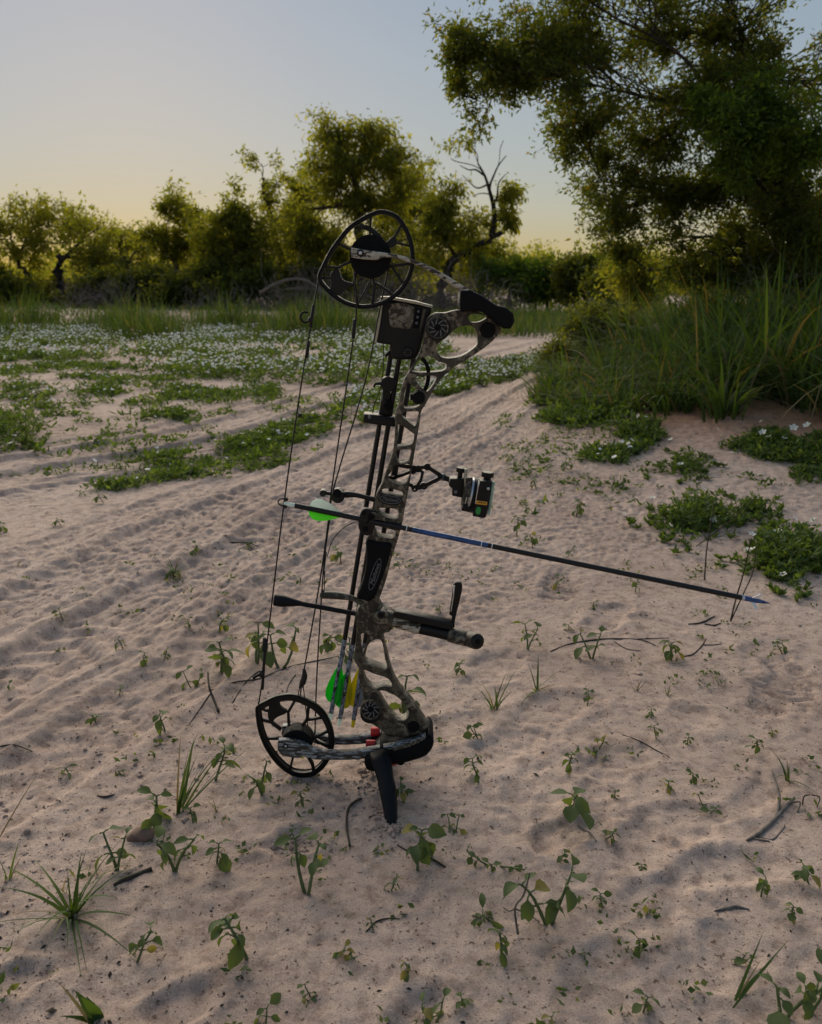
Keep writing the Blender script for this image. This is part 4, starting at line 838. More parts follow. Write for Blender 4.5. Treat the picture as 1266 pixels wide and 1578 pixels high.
for (x0, x1, hh) in ((735.5, 739.5, .5), (740.6, 742.6, 1.0), (744, 748.5, .5)): plate('label_mark', [(x0, 774.6 + (x0 - 742) * .14 - hh), (x1, 774.6 + (x1 - 742) * .14 - hh), (x1, 774.6 + (x1 - 742) * .14 + hh), (x0, 774.6 + (x0 - 742) * .14 + hh)], [], -.0537, .0006, M['blackm'], sg, .0001)
plate('level_bubble', ell(736.5, 787, 6.2, 4.0, 1.75), [], -.0528, .0016, M['greenlens'], sg, .0004); ydisc('housing_screw', 752, 753, 2.4, -.0538, -.0520, M['silver'], sg, 14)
plate('side_rail', [(758, 742), (762, 742.5), (754, 793), (750.5, 792.5)], [], -.044, .008, M['mint'], sg, .0006); plate('edge_line', stroke([(737.8, 741), (732, 776)], 1.3), [], -.0525, .002, M['silver'], sg, .0002)  # thin pale silver line down the left edge of the housing block
a0 = b3(750, 741, -.030); a1 = b3(751.5, 727, -.030); lathe('windage_knob', a0, a1, [(0, .006), (.45, .006), (.46, .0098), (1, .0098)], M['black'], sg, 20)
for i in range(4):
    bt_('pin', [(720 + 3 * i, 744 + 3 * i, -.034), (724 + 2.2 * i, 760 + i, -.026), (728, 766 + .5 * i, -.014)], .0008, M['grey_mark'], sg, 6)
plate('rear_frame', [(717, 736), (728, 736), (724, 784), (722, 787), (711, 786), (713, 764)], [[(720, 742), (725, 742), (722, 770), (716.5, 768)]], -.030, .007, M['camo_dark'], sg, .0008)
plate('frame_foot', [(713, 776), (724, 779), (723, 788), (710.5, 786)], [], -.031, .012, M['black'], sg, .001)
for i in range(2): plate('frame_slat', stroke([(719 + 4 * i, 766), (716.5 + 4 * i, 776)], 1.8), [], -.035, .002, M['tan'], sg, .0003)
# ---- stabilisers and mount
s0, s1, s2, s3 = b3(600, 954, -.008), b3(647, 967, -.014), b3(691, 977.5, -.022), b3(722, 985, -.030)
sb = lathe('stabilizer', s0, s1, [(0, .0085), (.15, .0115), (.3, .0118), (.9, .0118), (1, .011)], M['camo_limb'], bow, 26)
lathe('black_tube', s1, s2, [(0, .0108), (.5, .0104), (1, .0104)], M['black'], sb, 26); lathe('camo_weight', s2, s3, [(0, .0112), (.06, .0125), (.94, .0128), (1, .0122)], M['camo'], sb, 26)
e0, e1 = b3(722, 984, -.026), b3(735, 988.5, -.052); lathe('end_weight', e0, e1, [(0, .0110), (.2, .0135), (.85, .0138), (1, .0128)], M['camo'], sb, 28); e2 = e1 + (e1 - e0) * .06
lathe('weight_face', e1 - (e1 - e0) * .05, e2, [(0, .0112), (.8, .0112), (1, .0100)], M['black'], sb, 28); lathe('weight_bolt', e2 - (e1 - e0) * .03, e2 + (e1 - e0) * .05, [(0, .0052), (1, .0048)], M['blackm'], sb, 6)
pm = plate('camera_mount', [(606, 941), (612, 939), (697, 957), (697, 965), (692, 967), (606, 948)], [], -.020, .022, M['black'], bow, .002)
plate('mount_upright', [(699, 899), (704, 896), (709, 897), (712, 902), (709, 920), (702, 948), (699, 964), (695, 963), (696, 948), (692, 946), (695, 925)], [], -.020, .010, M['black'], pm, .002, 2)
plate('upright_gloss', stroke([(700, 902), (698, 920), (694.5, 942)], 1.6), [], -.0255, .0016, M['silver'], pm, .0002); ydisc('mount_hinge', 697, 962, 3.4, -.027, -.012, M['blackm'], pm, 16)  # silver strip paints in the gloss highlight down the upright's left edge
kb = lathe('collar', b3(592, 951, -.006), b3(607, 955, -.006), [(0, .0125), (.1, .0135), (.9, .0135), (1, .0125)], M['camo_dark'], sb, 24)
k0, k1, k2 = b3(422, 924, -.012), b3(464, 930, -.010), b3(549, 946, -.004)
sr = lathe('string_stop', k0, k1, [(0, .0095), (.05, .0102), (.32, .0102), (.36, .0098), (1, .0042)], M['blue_black'], bow, 24); lathe('stop_rod', k1 - (k1 - k0) * .05, k2, [(0, .0042), (1, .0040)], M['blue_black'], sr, 16)
bt_('side_arm', [(494, 917, .014), (510, 917, .012), (530, 919, .008), (546, 923, .004), (562, 932, .0)], [.0060, .0068, .0062, .0045, .0050], M['camo_dark'], bow, 14)
# ---- kickstand: two legs splayed from a clip on the lower limb
kc = plate('kickstand', [(563, 1151), (572, 1146), (584, 1140), (598, 1146), (600, 1166), (585, 1172), (566, 1168)], [], -.0, .074, M['blue_black'], bow, .004, 2)
def leg(side):
    r0 = b3(584, 1160, -.032 * side); tip = hit(np.array(604.0), np.array(1273.0)) if side > 0 else np.array([r0[0] + .035, YB + .17, 0.0])
    if side < 0: tip[2] = float(hfun(tip[0], tip[1]))
    tip = tip + np.array([0, 0, -.008]); n = 9; V = []; Fc = []; d = unit(tip - r0); U = unit(np.cross(d, np.array([0, 1.0, 0]))); Wv = np.cross(U, d)
    wds = [.020, .0185, .0165, .0150, .0155, .0140, .0125, .0108, .0052]; th = [.012, .012, .011, .010, .010, .009, .008, .007, .004]
    for i in range(n):
        c = r0 + (tip - r0) * i / (n - 1) + U * (.004 * math.sin(i / (n - 1) * math.pi)); w_, t_ = wds[i], th[i]
        for k in range(8):
            a = k * math.pi / 4 + math.pi / 8; ca, sa = math.cos(a), math.sin(a); V.append(c + U * w_ * np.sign(ca) * abs(ca) ** .6 * .92 + Wv * t_ * np.sign(sa) * abs(sa) ** .6)
    for i in range(n - 1):
        for k in range(8): j = (k + 1) % 8; Fc.append((i * 8 + k, i * 8 + j, (i + 1) * 8 + j, (i + 1) * 8 + k))
    Fc.append(tuple(range(8))); Fc.append(tuple(range(8 * n - 8, 8 * n))[::-1])
    me = py_mesh('leg', V, Fc, M['blue_black'], True); bm = bmesh.new(); bm.from_mesh(me); bmesh.ops.recalc_face_normals(bm, faces=bm.faces[:]); bm.to_mesh(me); bm.free()
    return obj('leg', me, kc)
leg(1); leg(-1)
for (x, y, o0, o1, rr) in [(578, 1128, .014, .032, 8), (571, 1146, -.012, .004, 6), (604.5, 1175, -.004, .006, 5)]:
    p = b3(x, y, (o0 + o1) / 2); lathe('red_bumper', p - np.array([.008, 0, -.001]), p + np.array([.008, 0, .001]), [(0, rr * PXM * .9), (.1, rr * PXM), (.9, rr * PXM), (1, rr * PXM * .9)], M['red'], kc, 20)
ydisc('clip_wheel', 617, 1169, 7.5, .0, .02, M['blackm'], kc, 20); plate('clip_arm', [(598, 1160), (618, 1162), (622, 1172), (606, 1178), (598, 1172)], [], .012, .01, M['blackm'], kc, .001)

# ---- arrows
def vane_me(name, base, tip, outdir, h, m, parent, back=.012):
    """swept plastic vane of 0.6 mm: root from base to tip along the shaft, standing out along outdir"""
    base = np.array(base); tip = np.array(tip); d = tip - base; n = np.cross(unit(d), outdir) * .0004
    prof = [(0, 0), (.06, .55), (.18, .92), (.34, 1.0), (.55, .82), (.78, .42), (1, 0)]
    P = [base + d * t + outdir * h * q for t, q in prof]; V = [p + n for p in P] + [p - n for p in P]; k = len(P)
    Fc = [tuple(range(k)), tuple(range(2 * k - 1, k - 1, -1))] + [(i, (i + 1) % k, k + (i + 1) % k, k + i) for i in range(k)]
    return obj(name, py_mesh(name, V, Fc, m), parent)
A0, A1 = b3(440, 776, -.004), b3(1143, 921, -.034); AR = .0043
arr = thing('nocked_arrow', tuple(A0), 'black arrow nocked on the bowstring, white and green vanes, blue head', 'arrow')
dA = A1 - A0; fA = lambda t: A0 + dA * t
lathe('shaft', fA(.02), fA(.275), [(0, AR), (1, AR)], M['carbon'], arr, 18); lathe('blue_band', fA(.275), fA(.44), [(0, AR * 1.01), (1, AR * 1.01)], M['blue'], arr, 18); lathe('shaft', fA(.44), fA(1), [(0, AR), (1, AR)], M['carbon'], arr, 18)
for t in (.262, .425, .448): lathe('white_band', fA(t), fA(t + .0018), [(0, AR * 1.06), (1, AR * 1.06)], M['white'], arr, 18)
lathe('nock', fA(-.004), fA(.024), [(0, .0022), (.4, .0030), (1, AR * .98)], M['v_white'], arr, 14)
up = unit(np.cross(dA, np.array([0, 1.0, 0]))); up = up if up[2] > 0 else -up; nr = np.array([0, -1.0, 0])
vane_me('vane', fA(.050) + up * AR * .9, fA(.122) + up * AR * .9, unit(up * .9 + nr * .25), .0175, M['v_white'], arr)
vane_me('vane', fA(.050) - up * AR * .8, fA(.122) - up * AR * .8, unit(-up * .85 + nr * .5), .0140, M['v_green'], arr); vane_me('vane', fA(.050) - nr * AR * .8, fA(.122) - nr * AR * .8, unit(-nr * .9 - up * .25), .012, M['v_green'], arr)
lathe('head_collar', fA(.998), fA(1.004), [(0, AR * 1.1), (1, AR * 1.1)], M['silver'], arr, 18); bh = lathe('broadhead', fA(1.004), fA(1.062), [(0, AR * .98), (.45, AR * .95), (.75, AR * .62), (1, .0004)], M['blue'], arr, 18)
for dv in (unit(up * .9 + nr * .35), unit(-up * .8 + nr * .5)):
    b_ = fA(1.018); V = [b_ + dv * AR * .6, b_ + dv * .0145 + unit(dA) * .010, b_ + dv * .0150 + unit(dA) * .0145, b_ + dv * AR * .6 + unit(dA) * .007]; nn = np.cross(unit(dA), dv) * .0006
    obj('blade', py_mesh('blade', [v + nn for v in V] + [v - nn for v in V], [(0, 1, 2, 3), (7, 6, 5, 4)] + [(i, (i + 1) % 4, 4 + (i + 1) % 4, 4 + i) for i in range(4)], M['white']), bh)
def q_arrow(label, top, wrap, end, off, va, vcols, nockm, extra=()):
    P0, P1, P2 = b3(*top, off), b3(*wrap, off), b3(*end, off)
    t = thing('quiver_arrow', tuple(P2), label, 'arrow', 'arrows held in the quiver'); d = P2 - P0; u = unit(d); side = unit(np.cross(u, np.array([0, 1.0, 0]))); side = side if side[0] < 0 else -side
    lathe('shaft', P0, P1, [(0, AR), (1, AR)], M['carbon'], t, 14); lathe('wrap', P1, P2, [(0, AR * 1.03), (1, AR * 1.03)], M['wrap'], t, 14)
    L = np.linalg.norm(P2 - P1); s0 = P1 + (P2 - P1) * va[0]; s1 = P1 + (P2 - P1) * va[1]
    for (cm, dv) in vcols:
        dd = unit(side * dv[0] + np.array([0, -1.0, 0]) * dv[1]); vane_me('vane', s1 + dd * AR * .9, s0 + dd * AR * .9, dd, .0135, M[cm], t)
    lathe('nock', P2, P2 + u * .016, [(0, AR * .9), (.5, .0034), (1, .0030)], M[nockm], t, 12); return t
q_arrow('quiver arrow with pale blue-grey wrap and a green vane, leftmost of three', (604, 532), (531, 985), (510, 1098), .052, (.36, .86), [('v_green2', (1, .2)), ('v_green2', (-.5, .8)), ('v_green2', (-.9, -.3))], 'v_white')
q_arrow('quiver arrow with pale blue-grey wrap, middle of the three', (618, 532), (543.6, 992), (524, 1106), .050, (.36, .86), [('v_green2', (1, .3)), ('v_yellow', (-.8, .5)), ('v_yellow', (-.3, -.9))], 'v_white')
q_arrow('quiver arrow with yellow nock and grey vane, nearest the riser', (640, 532), (562, 990), (545, 1108), .046, (.30, .84), [('v_yellow', (1, .3)), ('v_grey', (-1, .25)), ('v_grey', (.0, -1))], 'v_yellow')

# ================================================================== seedlings, tufts, flowers
def leaf_mesh(name, length, width, curl, cup, m, tipw=.9):
    """ovate leaf on a short stalk, 5 x 3 points, folded along the midrib and bent down"""
    rows = [(0, .04), (.10, .32), (.28, .86), (.52, 1.0), (.78, .66), (1.0, .04)]; V = [(-.0, -.35, 0.02)]; V = []
    for t, wq in rows:
        ang = curl * t; y = length * (math.sin(ang) / curl if curl else t); z = -length * ((1 - math.cos(ang)) / curl if curl else 0)
        hw = width * .5 * wq
        for s in (-1, -.5, 0, .5, 1): V.append((s * hw, y, z + cup * abs(s) ** 1.5 * hw + .012 * math.sin(9 * t + 2 * s) * length * abs(s)))
    Fc = [(i * 5 + j, i * 5 + j + 1, (i + 1) * 5 + j + 1, (i + 1) * 5 + j) for i in range(len(rows) - 1) for j in range(4)]
    return py_mesh(name, V, Fc, m, True)
LEAVES = [leaf_mesh('leaf', 1, .62, .9, .25, M['leaf_seed']), leaf_mesh('leaf', 1, .50, 1.5, .45, M['leaf_seed']), leaf_mesh('leaf', 1, .74, .5, .15, M['leaf_seed']), leaf_mesh('leaf', 1, .34, .9, .35, M['leaf_seed']), leaf_mesh('leaf', 1, .58, 1.2, .3, M['leaf_old'])]
def seedling(px, py, hpx, label, nl=6, lsz=.55, kind='seedling', group=None, wide=.5, lv=(0, 1, 2), stems=1, old=.0, flatn=.0):
    """px, py: where it stands in the photo; hpx: its height there"""
    seed = int(px * 7 + py * 13); r = np.random.default_rng(seed); b = hit(np.array(float(px)), np.array(float(py))); d = np.linalg.norm(b - CAMP)
    h = hpx * d / F * r.uniform(.74, .98)
    t = thing(kind, tuple(b), label, 'plant', group); tb = []; tops = []
    for s in range(stems):
        a = r.uniform(0, 6.28); lean = h * wide * r.uniform(.3, 1.0) * (1 if stems == 1 else 1.4)
        top = b + np.array([math.cos(a) * lean, math.sin(a) * lean, h * r.uniform(.72, .9) * (1 - .8 * flatn)]); c = bez(b - np.array([0, 0, .01]), top, r, .18, 6); tb.append((c, np.linspace(h * .030 + .0006, h * .014 + .0005, 6)))
        k = max(2, int(round(nl * 1.35)) // stems)
        for i in range(k):
            f = 1 - .62 * (i // 2) / max(1, (k - 1) // 2 + .01) if k > 2 else 1 - .3 * i
            q = c[-1] * f + c[1] * (1 - f); az = a + 1.4 + i * math.pi * .92 + r.normal(0, .35); tops.append((q, az, f))
    for (q, az, f) in tops:
        L = h * lsz * .9 * r.uniform(.6, 1.25) * (.8 + .3 * (1 - f)); pit = r.uniform(-.9, .25) if f < .9 else r.uniform(-.2, .75)
        e = q + np.array([math.cos(az), math.sin(az), math.sin(pit) * .5 + .35]) * L * .28; tb.append((np.array([q, (q + e) / 2 + np.array([0, 0, L * .05]), e]), np.array([h * .012 + .0004] * 3)))
        me = LEAVES[4] if r.uniform() < max(old, .07) else LEAVES[int(r.choice(lv))]
        o = link(bpy.data.objects.new('leaf', me)); o.parent = t; o.location = tuple(e - b); o.rotation_euler = Euler((pit, r.normal(0, .35), az - math.pi / 2), 'XYZ'); o.scale = (L * r.uniform(.85, 1.2), L, L)
    tubes('stem', tb, M['stem'], t, 5); return t
S = seedling
S(180, 1340, 68, 'seedling with drooping oval leaves just above the black stick', 7, .46, stems=2)
S(238, 1286, 80, 'seedling with large upright leaves beside a half-buried stone', 6, .62, wide=.3)
S(268, 1342, 78, 'pale seedling leaning right beside the black stick end', 8, .40, stems=2, lv=(0, 1))
S(333, 1328, 48, 'small two-leaved seedling right of the pale leaning seedling', 5, .50)
S(382, 1476, 88, 'tall-leaved seedling alone on smooth sand, lower left', 8, .44, lv=(0, 1))
S(205, 1482, 62, 'wilting broad seedling right of the big grass tuft', 6, .62, lv=(1, 1, 0), wide=.7)
S(472, 1378, 92, 'seedling beside the small hole in the sand below the lower wheel', 8, .38, stems=2)
S(642, 1346, 74, 'bushy seedling in front of the kickstand foot', 8, .62, lv=(1, 0))
S(600, 1372, 26, 'tiny star-shaped sprout below the bushy kickstand seedling', 7, .75, lv=(3,))
S(762, 1326, 46, 'flattened ring of small leaves right of the kickstand', 11, .42, stems=3, flatn=.6, wide=1.1)
S(577, 1434, 24, 'small sprout with a bent twig, bottom centre', 4, .6, lv=(1,))
S(522, 1474, 24, 'wilted crumpled sprout at bottom centre', 6, .7, lv=(1,), old=.5, flatn=.3)
S(628, 1498, 32, 'sprout with one yellow lower leaf at bottom centre', 5, .6, old=.3)
S(662, 1576, 48, 'leafy seedling cut by the bottom edge, centre', 7, .55, stems=2)
S(772, 1482, 46, 'dark narrow-leaved seedling below the dry forked twig', 7, .58, lv=(1, 3))
S(846, 1426, 88, 'full seedling with broad cupped leaves right of the dry forked twig', 9, .46, stems=2, lv=(0, 2, 1))
S(762, 1420, 34, 'spiky flat sprout left of the dry forked twig', 8, .9, lv=(3,), flatn=.5, wide=.9)
S(884, 1252, 58, 'seedling with one very large dark round leaf', 6, .78, lv=(2, 2, 0))
S(876, 1188, 46, 'upright seedling above the one with the very large leaf', 6, .45)
S(738, 1207, 46, 'seedling right of the kickstand with leaves low on the stem', 6, .5, lv=(1, 0))
S(984, 1464, 32, 'small seedling in the lower right sand', 5, .6); S(986, 1564, 34, 'small seedling at the bottom edge right of centre', 5, .65)
S(1025, 1222, 22, 'small sprout in the sand left of the weathered grey stick', 5, .7); S(1066, 1202, 20, 'small sprout nearest left of the weathered grey stick', 5, .7)
S(945, 1228, 22, 'crinkled sprout right of the very large round leaf', 6, .6, stems=2); S(1165, 1158, 32, 'upright sprout above the weathered grey stick', 7, .5)
S(1190, 1132, 13, 'tiny yellow-green sprout near the right footprint', 6, .8, lv=(0,), old=.4); S(1250, 1362, 46, 'seedling cut by the right edge below the grey stick', 7, .5)
S(1172, 1382, 38, 'drooping seedling below the weathered grey stick', 5, .62, lv=(1,)); S(1220, 1418, 46, 'thin seedling with two leaves near the right edge', 5, .40)
S(1205, 1575, 78, 'large pale seedling in the bottom right corner, left one', 8, .42, stems=2); S(1248, 1560, 74, 'large pale seedling in the bottom right corner, right one', 8, .45, stems=2)
S(340, 1034, 84, 'dark leafy seedling left of the bowstring', 9, .46, lv=(0, 2), stems=2); S(395, 1022, 80, 'broad-leaved seedling crossing behind the bowstring', 8, .55, stems=2)
S(432, 1030, 92, 'tall seedling between the bowstring and the cables', 8, .42, stems=2); S(500, 1004, 58, 'seedling seen between the cables and the quiver arrows', 7, .48)
S(330, 1204, 72, 'seedling left of the lower bow wheel with a seed spike', 7, .5); S(255, 1128, 38, 'thin seedling with two raised leaves left of the forked twig', 5, .5)
S(181, 1072, 16, 'lone tiny sprout on smooth sand at left', 4, .7); S(222, 1028, 28, 'small sprout at left, one of a pair, left one', 6, .5); S(251, 1018, 22, 'small sprout at left, one of a pair, right one', 5, .5)
S(293, 968, 20, 'small sprout beside dead bits at left centre', 5, .6); S(338, 974, 34, 'spiky light green sprout left of the string stop', 8, .55, lv=(3, 1)); S(98, 958, 20, 'small sprout at far left in the sand ripples', 4, .7)
S(192, 1000, 20, 'narrow-leaved sprout in the rippled sand at left', 6, .65, lv=(3,)); S(12, 1062, 12, 'flat small sprout at the left edge', 4, .9, flatn=.4)
S(405, 1224, 56, 'seedling growing at the foot of the lower bow wheel', 9, .42, stems=2, old=.15); S(466, 1242, 30, 'compact pale sprout right below the lower bow wheel', 10, .55, lv=(3,))
S(628, 1236, 56, 'seedling hidden behind the kickstand leg', 6, .5); S(622, 1110, 100, 'leafy seedling behind the lower end of the riser', 10, .42, stems=3); S(536, 1022, 46, 'seedling behind the quiver arrow wraps', 7, .5, stems=2)
S(812, 1002, 46, 'leafy seedling right of the stabilizer end', 8, .48, stems=2); S(912, 1014, 50, 'seedling standing over the long thin dry branch', 7, .46, stems=2); S(1036, 1018, 34, 'bushy seedling at the right end of the long dry branch', 8, .7, lv=(1,))
S(902, 1088, 30, 'hunched seedling in open sand right of the stabilizer', 5, .65); S(1002, 1108, 18, 'tiny tufted sprout below the open sand patch', 7, .7, lv=(3,)); S(1012, 1140, 22, 'spiky small sprout right of the fallen thin twig', 7, .7, lv=(3,)); S(1062, 1146, 16, 'tiny sprout left of the upright right sprout', 5, .7)
S(920, 1152, 30, 'drooping sprout above the upright seedling, yellow leaf below', 5, .6, old=.35); S(852, 910, 34, 'small leafy sprout below the arrow shaft, near its middle', 7, .45, stems=2); S(878, 972, 18, 'low sprout above the long dry branch', 6, .7, flatn=.3)
S(977, 912, 24, 'thin sprout just below the arrow shaft right of its middle', 5, .5); S(914, 938, 15, 'grey-green low sprout below the arrow', 6, .7); S(1208, 1008, 26, 'flattened dark seedling right of the arrow tip', 9, .6, stems=2, flatn=.5, wide=1)
S(797, 826, 44, 'upright seedling above the arrow shaft right of the sight', 7, .42); S(822, 846, 26, 'bushy low sprout touching the arrow shaft', 7, .6); S(873, 858, 24, 'thin forked sprout above the arrow shaft', 5, .5); S(887, 796, 24, 'bushy sprout on the slope right of the sight', 9, .55, stems=2)
S(826, 752, 24, 'sprout on the slope above the sight', 8, .5, stems=2); S(866, 726, 26, 'leafy sprout on the slope beside the weed mat', 9, .6, stems=2, lv=(3, 1)); S(960, 748, 18, 'low sprout right of the leafy slope sprout', 7, .7); S(690, 874, 14, 'small sprout in the track right of the grip', 6, .7)
S(618, 876, 16, 'small sprout just right of the grip', 6, .6); S(526, 866, 30, 'leafy sprout between cables and grip', 7, .55); S(458, 902, 20, 'sprout just right of the bowstring above the string stop', 5, .6); S(268, 890, 24, 'grassy sprout left of the bowstring in the near rut', 9, .8, lv=(3,))
S(682, 948, 22, 'sprout with a raised leaf left of the mount upright', 5, .6); S(407, 1576, 34, 'single raised leaf at the bottom edge left of centre', 3, .8); S(846, 1574, 16, 'round leaf at the bottom edge right of centre', 3, 1.0, flatn=.3); S(1013, 1416, 16, 'tiny sprout between the lower right footprints', 4, .7); S(988, 1342, 14, 'dark flat sprout above the lower right footprints', 6, .8, flatn=.4)
S(902, 1476, 18, 'dark folded sprout in the lower right sand', 3, .9, lv=(1,)); S(110, 1196, 26, 'trailing vine sprout with pointed leaves at left', 6, .8, lv=(3,), flatn=.6, wide=1.4); S(190, 1194, 18, 'flat leafy end of the trailing vine at left', 6, .8, flatn=.6, wide=1.2)
S(810, 788, 14, 'tiny sprout right of the sight', 5, .7); S(940, 786, 12, 'tiny sprout left of the flowering clump', 5, .7); S(755, 786, 14, 'tiny sprout right beside the sight housing', 5, .7, lv=(3,)); S(160, 775, 20, 'sprout at the near end of the weed strip', 7, .7); S(95, 810, 16, 'small sprout left of the weed strip', 7, .7); S(10, 820, 18, 'leafy sprout at the left edge above the near rut', 5, .8)
S(300, 852, 22, 'pair-leaved sprout by the thin stick in the near rut', 6, .7, lv=(3, 0)); S(382, 845, 14, 'sprout at the right end of the thin stick in the near rut', 6, .7)

for k, (x, y, h, lab) in enumerate([(700, 1040, 22, 'low sprout right of the lower riser'), (742, 1140, 20, 'low spreading sprout right of the lower limb end'), (560, 960, 26, 'sprout showing behind the riser mount'), (300, 1060, 22, 'small sprout left of the forked dark twig'), (150, 1110, 16, 'small sprout on the smooth left sand'),
        (440, 1290, 18, 'small sprout above the little hole in the sand'), (300, 1270, 22, 'small sprout right of the wiry grass tuft'), (700, 1290, 22, 'low sprout right of the bushy kickstand seedling'), (930, 1290, 18, 'low sprout right of the silvery driftwood chip'), (1090, 1250, 18, 'low sprout left of the weathered stick base'),
        (860, 1330, 20, 'low sprout above the full broad-leaved seedling'), (1130, 1480, 22, 'small sprout beside the sprawling grass stem'), (720, 1540, 24, 'small sprout near the bottom edge, centre right'), (480, 1540, 20, 'small sprout near the bottom edge, centre left'), (930, 1400, 20, 'small sprout right of the full broad-leaved seedling')]):
    S(x, y, h * 1.3, lab, 7, .6, lv=(0, 1, 2), flatn=.25, wide=.9, stems=2 if k % 2 else 1)

def tuft(px, py, label, n, Lpx, wpx, lean, droop, seed, m='grass', azr=None, name='grass_tuft'):
    r = np.random.default_rng(seed); b = hit(np.array(float(px)), np.array(float(py))); d = np.linalg.norm(b - CAMP); L = Lpx * d / F
    B = np.tile(b, (n, 1)) + np.stack([r.normal(0, L * .03, n), r.normal(0, L * .03, n), np.full(n, -.003)], -1)
    az = r.uniform(0, 6.28, n) if azr is None else r.uniform(azr[0], azr[1], n)
    V, Fq = blades_vf(B, az, r.uniform(lean * .3, lean * 1.3, n).clip(0, .95), L * r.uniform(.5, 1.15, n), wpx * d / F * r.uniform(.6, 1.3, n), r.uniform(droop * .4, droop * 1.5, n), 6, r.uniform(-.8, .8, n))
    o = obj(name, np_mesh(name, V - b, Fq, M[m], True)); o.location = tuple(b); return tag(o, label, 'grass')
tuft(112, 1412, 'spidery grass tuft with long arching blades at lower left', 30, 105, 4.5, .75, .45, 1); tuft(275, 1252, 'wiry grass tuft leaning right beside the large-leaved seedling', 16, 110, 4.5, .6, .15, 2, azr=(-.3, 1.7))
tuft(150, 1572, 'two broad grass blades at the bottom left edge', 5, 70, 15, .6, .12, 3, 'grass_mid'); tuft(762, 1094, 'tall thin grass shoot right of the lower riser', 9, 74, 3.6, .45, .2, 4, 'grass_mid'); tuft(826, 1064, 'flat dark grass tuft right of the tall thin shoot', 9, 56, 3.2, .85, .2, 5)
tuft(12, 1356, 'thin dry grass tuft at the left edge', 7, 44, 2.6, .5, .2, 6); tuft(-6, 1296, 'long single grass blade leaning in at the left edge', 2, 120, 5, .55, .05, 7, azr=(.5, .9)); tuft(1216, 1204, 'grass shoot with arched blades near the right edge', 6, 52, 4, .5, .5, 8, 'grass_mid')
tuft(980, 1064, 'tiny wiry grass sprig in open sand, left one', 5, 20, 2, .5, .1, 9); tuft(1028, 1070, 'tiny wiry grass sprig in open sand, right one', 6, 22, 2, .7, .1, 10); tuft(1124, 1548, 'sprawling grass stem lying on the sand at lower right', 5, 110, 4, .93, .05, 11, azr=(.4, 1.0)); tuft(1072, 1046, 'bent dry grass wisp below the arrow tip', 4, 60, 2, .8, .2, 12)
tuft(100, 1376, 'thin upright dry stalk behind the spidery grass tuft', 3, 40, 2, .3, .1, 13); tuft(335, 1250, 'short grass sprig right of the wiry tuft', 4, 32, 2.2, .4, .1, 14); tuft(268, 888, 'wispy grass in the near rut left of the bowstring', 14, 38, 2.2, .6, .3, 15)

# flowering clumps on the right-hand slope
fl_me = None
def flower_mesh():
    V = []; Fc = []
    for k in range(5):
        a = k * 2 * math.pi / 5; c, s = math.cos(a), math.sin(a); p = lambda x, y, z: (x * c - y * s, x * s + y * c, z); o = len(V)
        V += [p(.08, -.10, .05), p(.08, .10, .05), p(.6, .36, .32), p(.98, .18, .42), p(.98, -.18, .42), p(.6, -.36, .32)]; Fc += [(o, o + 1, o + 2, o + 5), (o + 5, o + 2, o + 3, o + 4)]
    me = py_mesh('flower', V, Fc, M['petal'], True); me.materials.append(M['yolk']); o = len(V); bm = bmesh.new(); bm.from_mesh(me)
    n0 = len(bm.faces); g_ = bmesh.ops.create_icosphere(bm, subdivisions=1, radius=.16, matrix=Matrix.Translation((0, 0, .12)))
    bm.faces.ensure_lookup_table()
    for f in bm.faces[n0:]: f.material_index = 1
    bm.to_mesh(me); bm.free(); return me
fl_me = flower_mesh()
def clump(px, py, rx, ry, label, n, seed, flowers, lsz=.042, hgt=.10):
    lsz *= .66; n = int(n * 1.5)
    r = np.random.default_rng(seed); b = hit(np.array(float(px)), np.array(float(py))); t = thing('flowering_weed', tuple(b), label, 'plant', 'flowering weed clumps on the right-hand sand')
    q = r.normal(size=(n, 2)) * .48; a_ = np.arctan2(q[:, 1], q[:, 0]); rr = np.hypot(q[:, 0], q[:, 1]); q = q * (np.minimum(rr, 1.15) / (rr + 1e-6) * (1 + .25 * np.sin(a_ * 4 + seed)))[:, None]
    P = hit(px + q[:, 0] * rx, py + q[:, 1] * ry); nl = 15; m = n * nl; hh = hgt * (1.15 - np.minimum(1, rr)) * r.uniform(.5, 1.2, n); Pi = np.repeat(P, nl, 0); f = r.uniform(0, 1, m)
    dirr = unit(np.stack([r.normal(size=n), r.normal(size=n), 1.1 + 0 * rr], -1)); Pi = Pi + np.repeat(dirr * (hh * 1.2)[:, None], nl, 0) * f[:, None]
    D = unit(np.stack([r.normal(size=m), r.normal(size=m), r.uniform(.1, 1.2, m)], -1)); V, Fq = leaf_quads(Pi, D, lsz * r.uniform(.5, 1.2, m), lsz * .33 * r.uniform(.7, 1.3, m), r, .06)
    obj('foliage', np_mesh('foliage', V, Fq, M['cover']), t)
    st_ = [(np.array([p, p + d_ * h_ * 1.2]), np.array([.0018, .001])) for p, d_, h_ in zip(P[::2], dirr[::2], hh[::2])]; tubes('stems', st_, M['stem'], t, 3)['kind'] = 'stuff'
    for (fx, fy, fs) in flowers:
        g_ = hit(np.array(float(fx)), np.array(float(fy) + 14)); c = at(np.array(float(fx)), np.array(float(fy)), g_[1]); o = link(bpy.data.objects.new('flower', fl_me)); o.parent = t; o.location = tuple(c - b)
        s = fs * np.linalg.norm(c - CAMP) / F * .62; o.scale = (s, s, s); o.rotation_euler = (r.normal(.35, .35), r.normal(0, .35), r.uniform(0, 6))
    return t
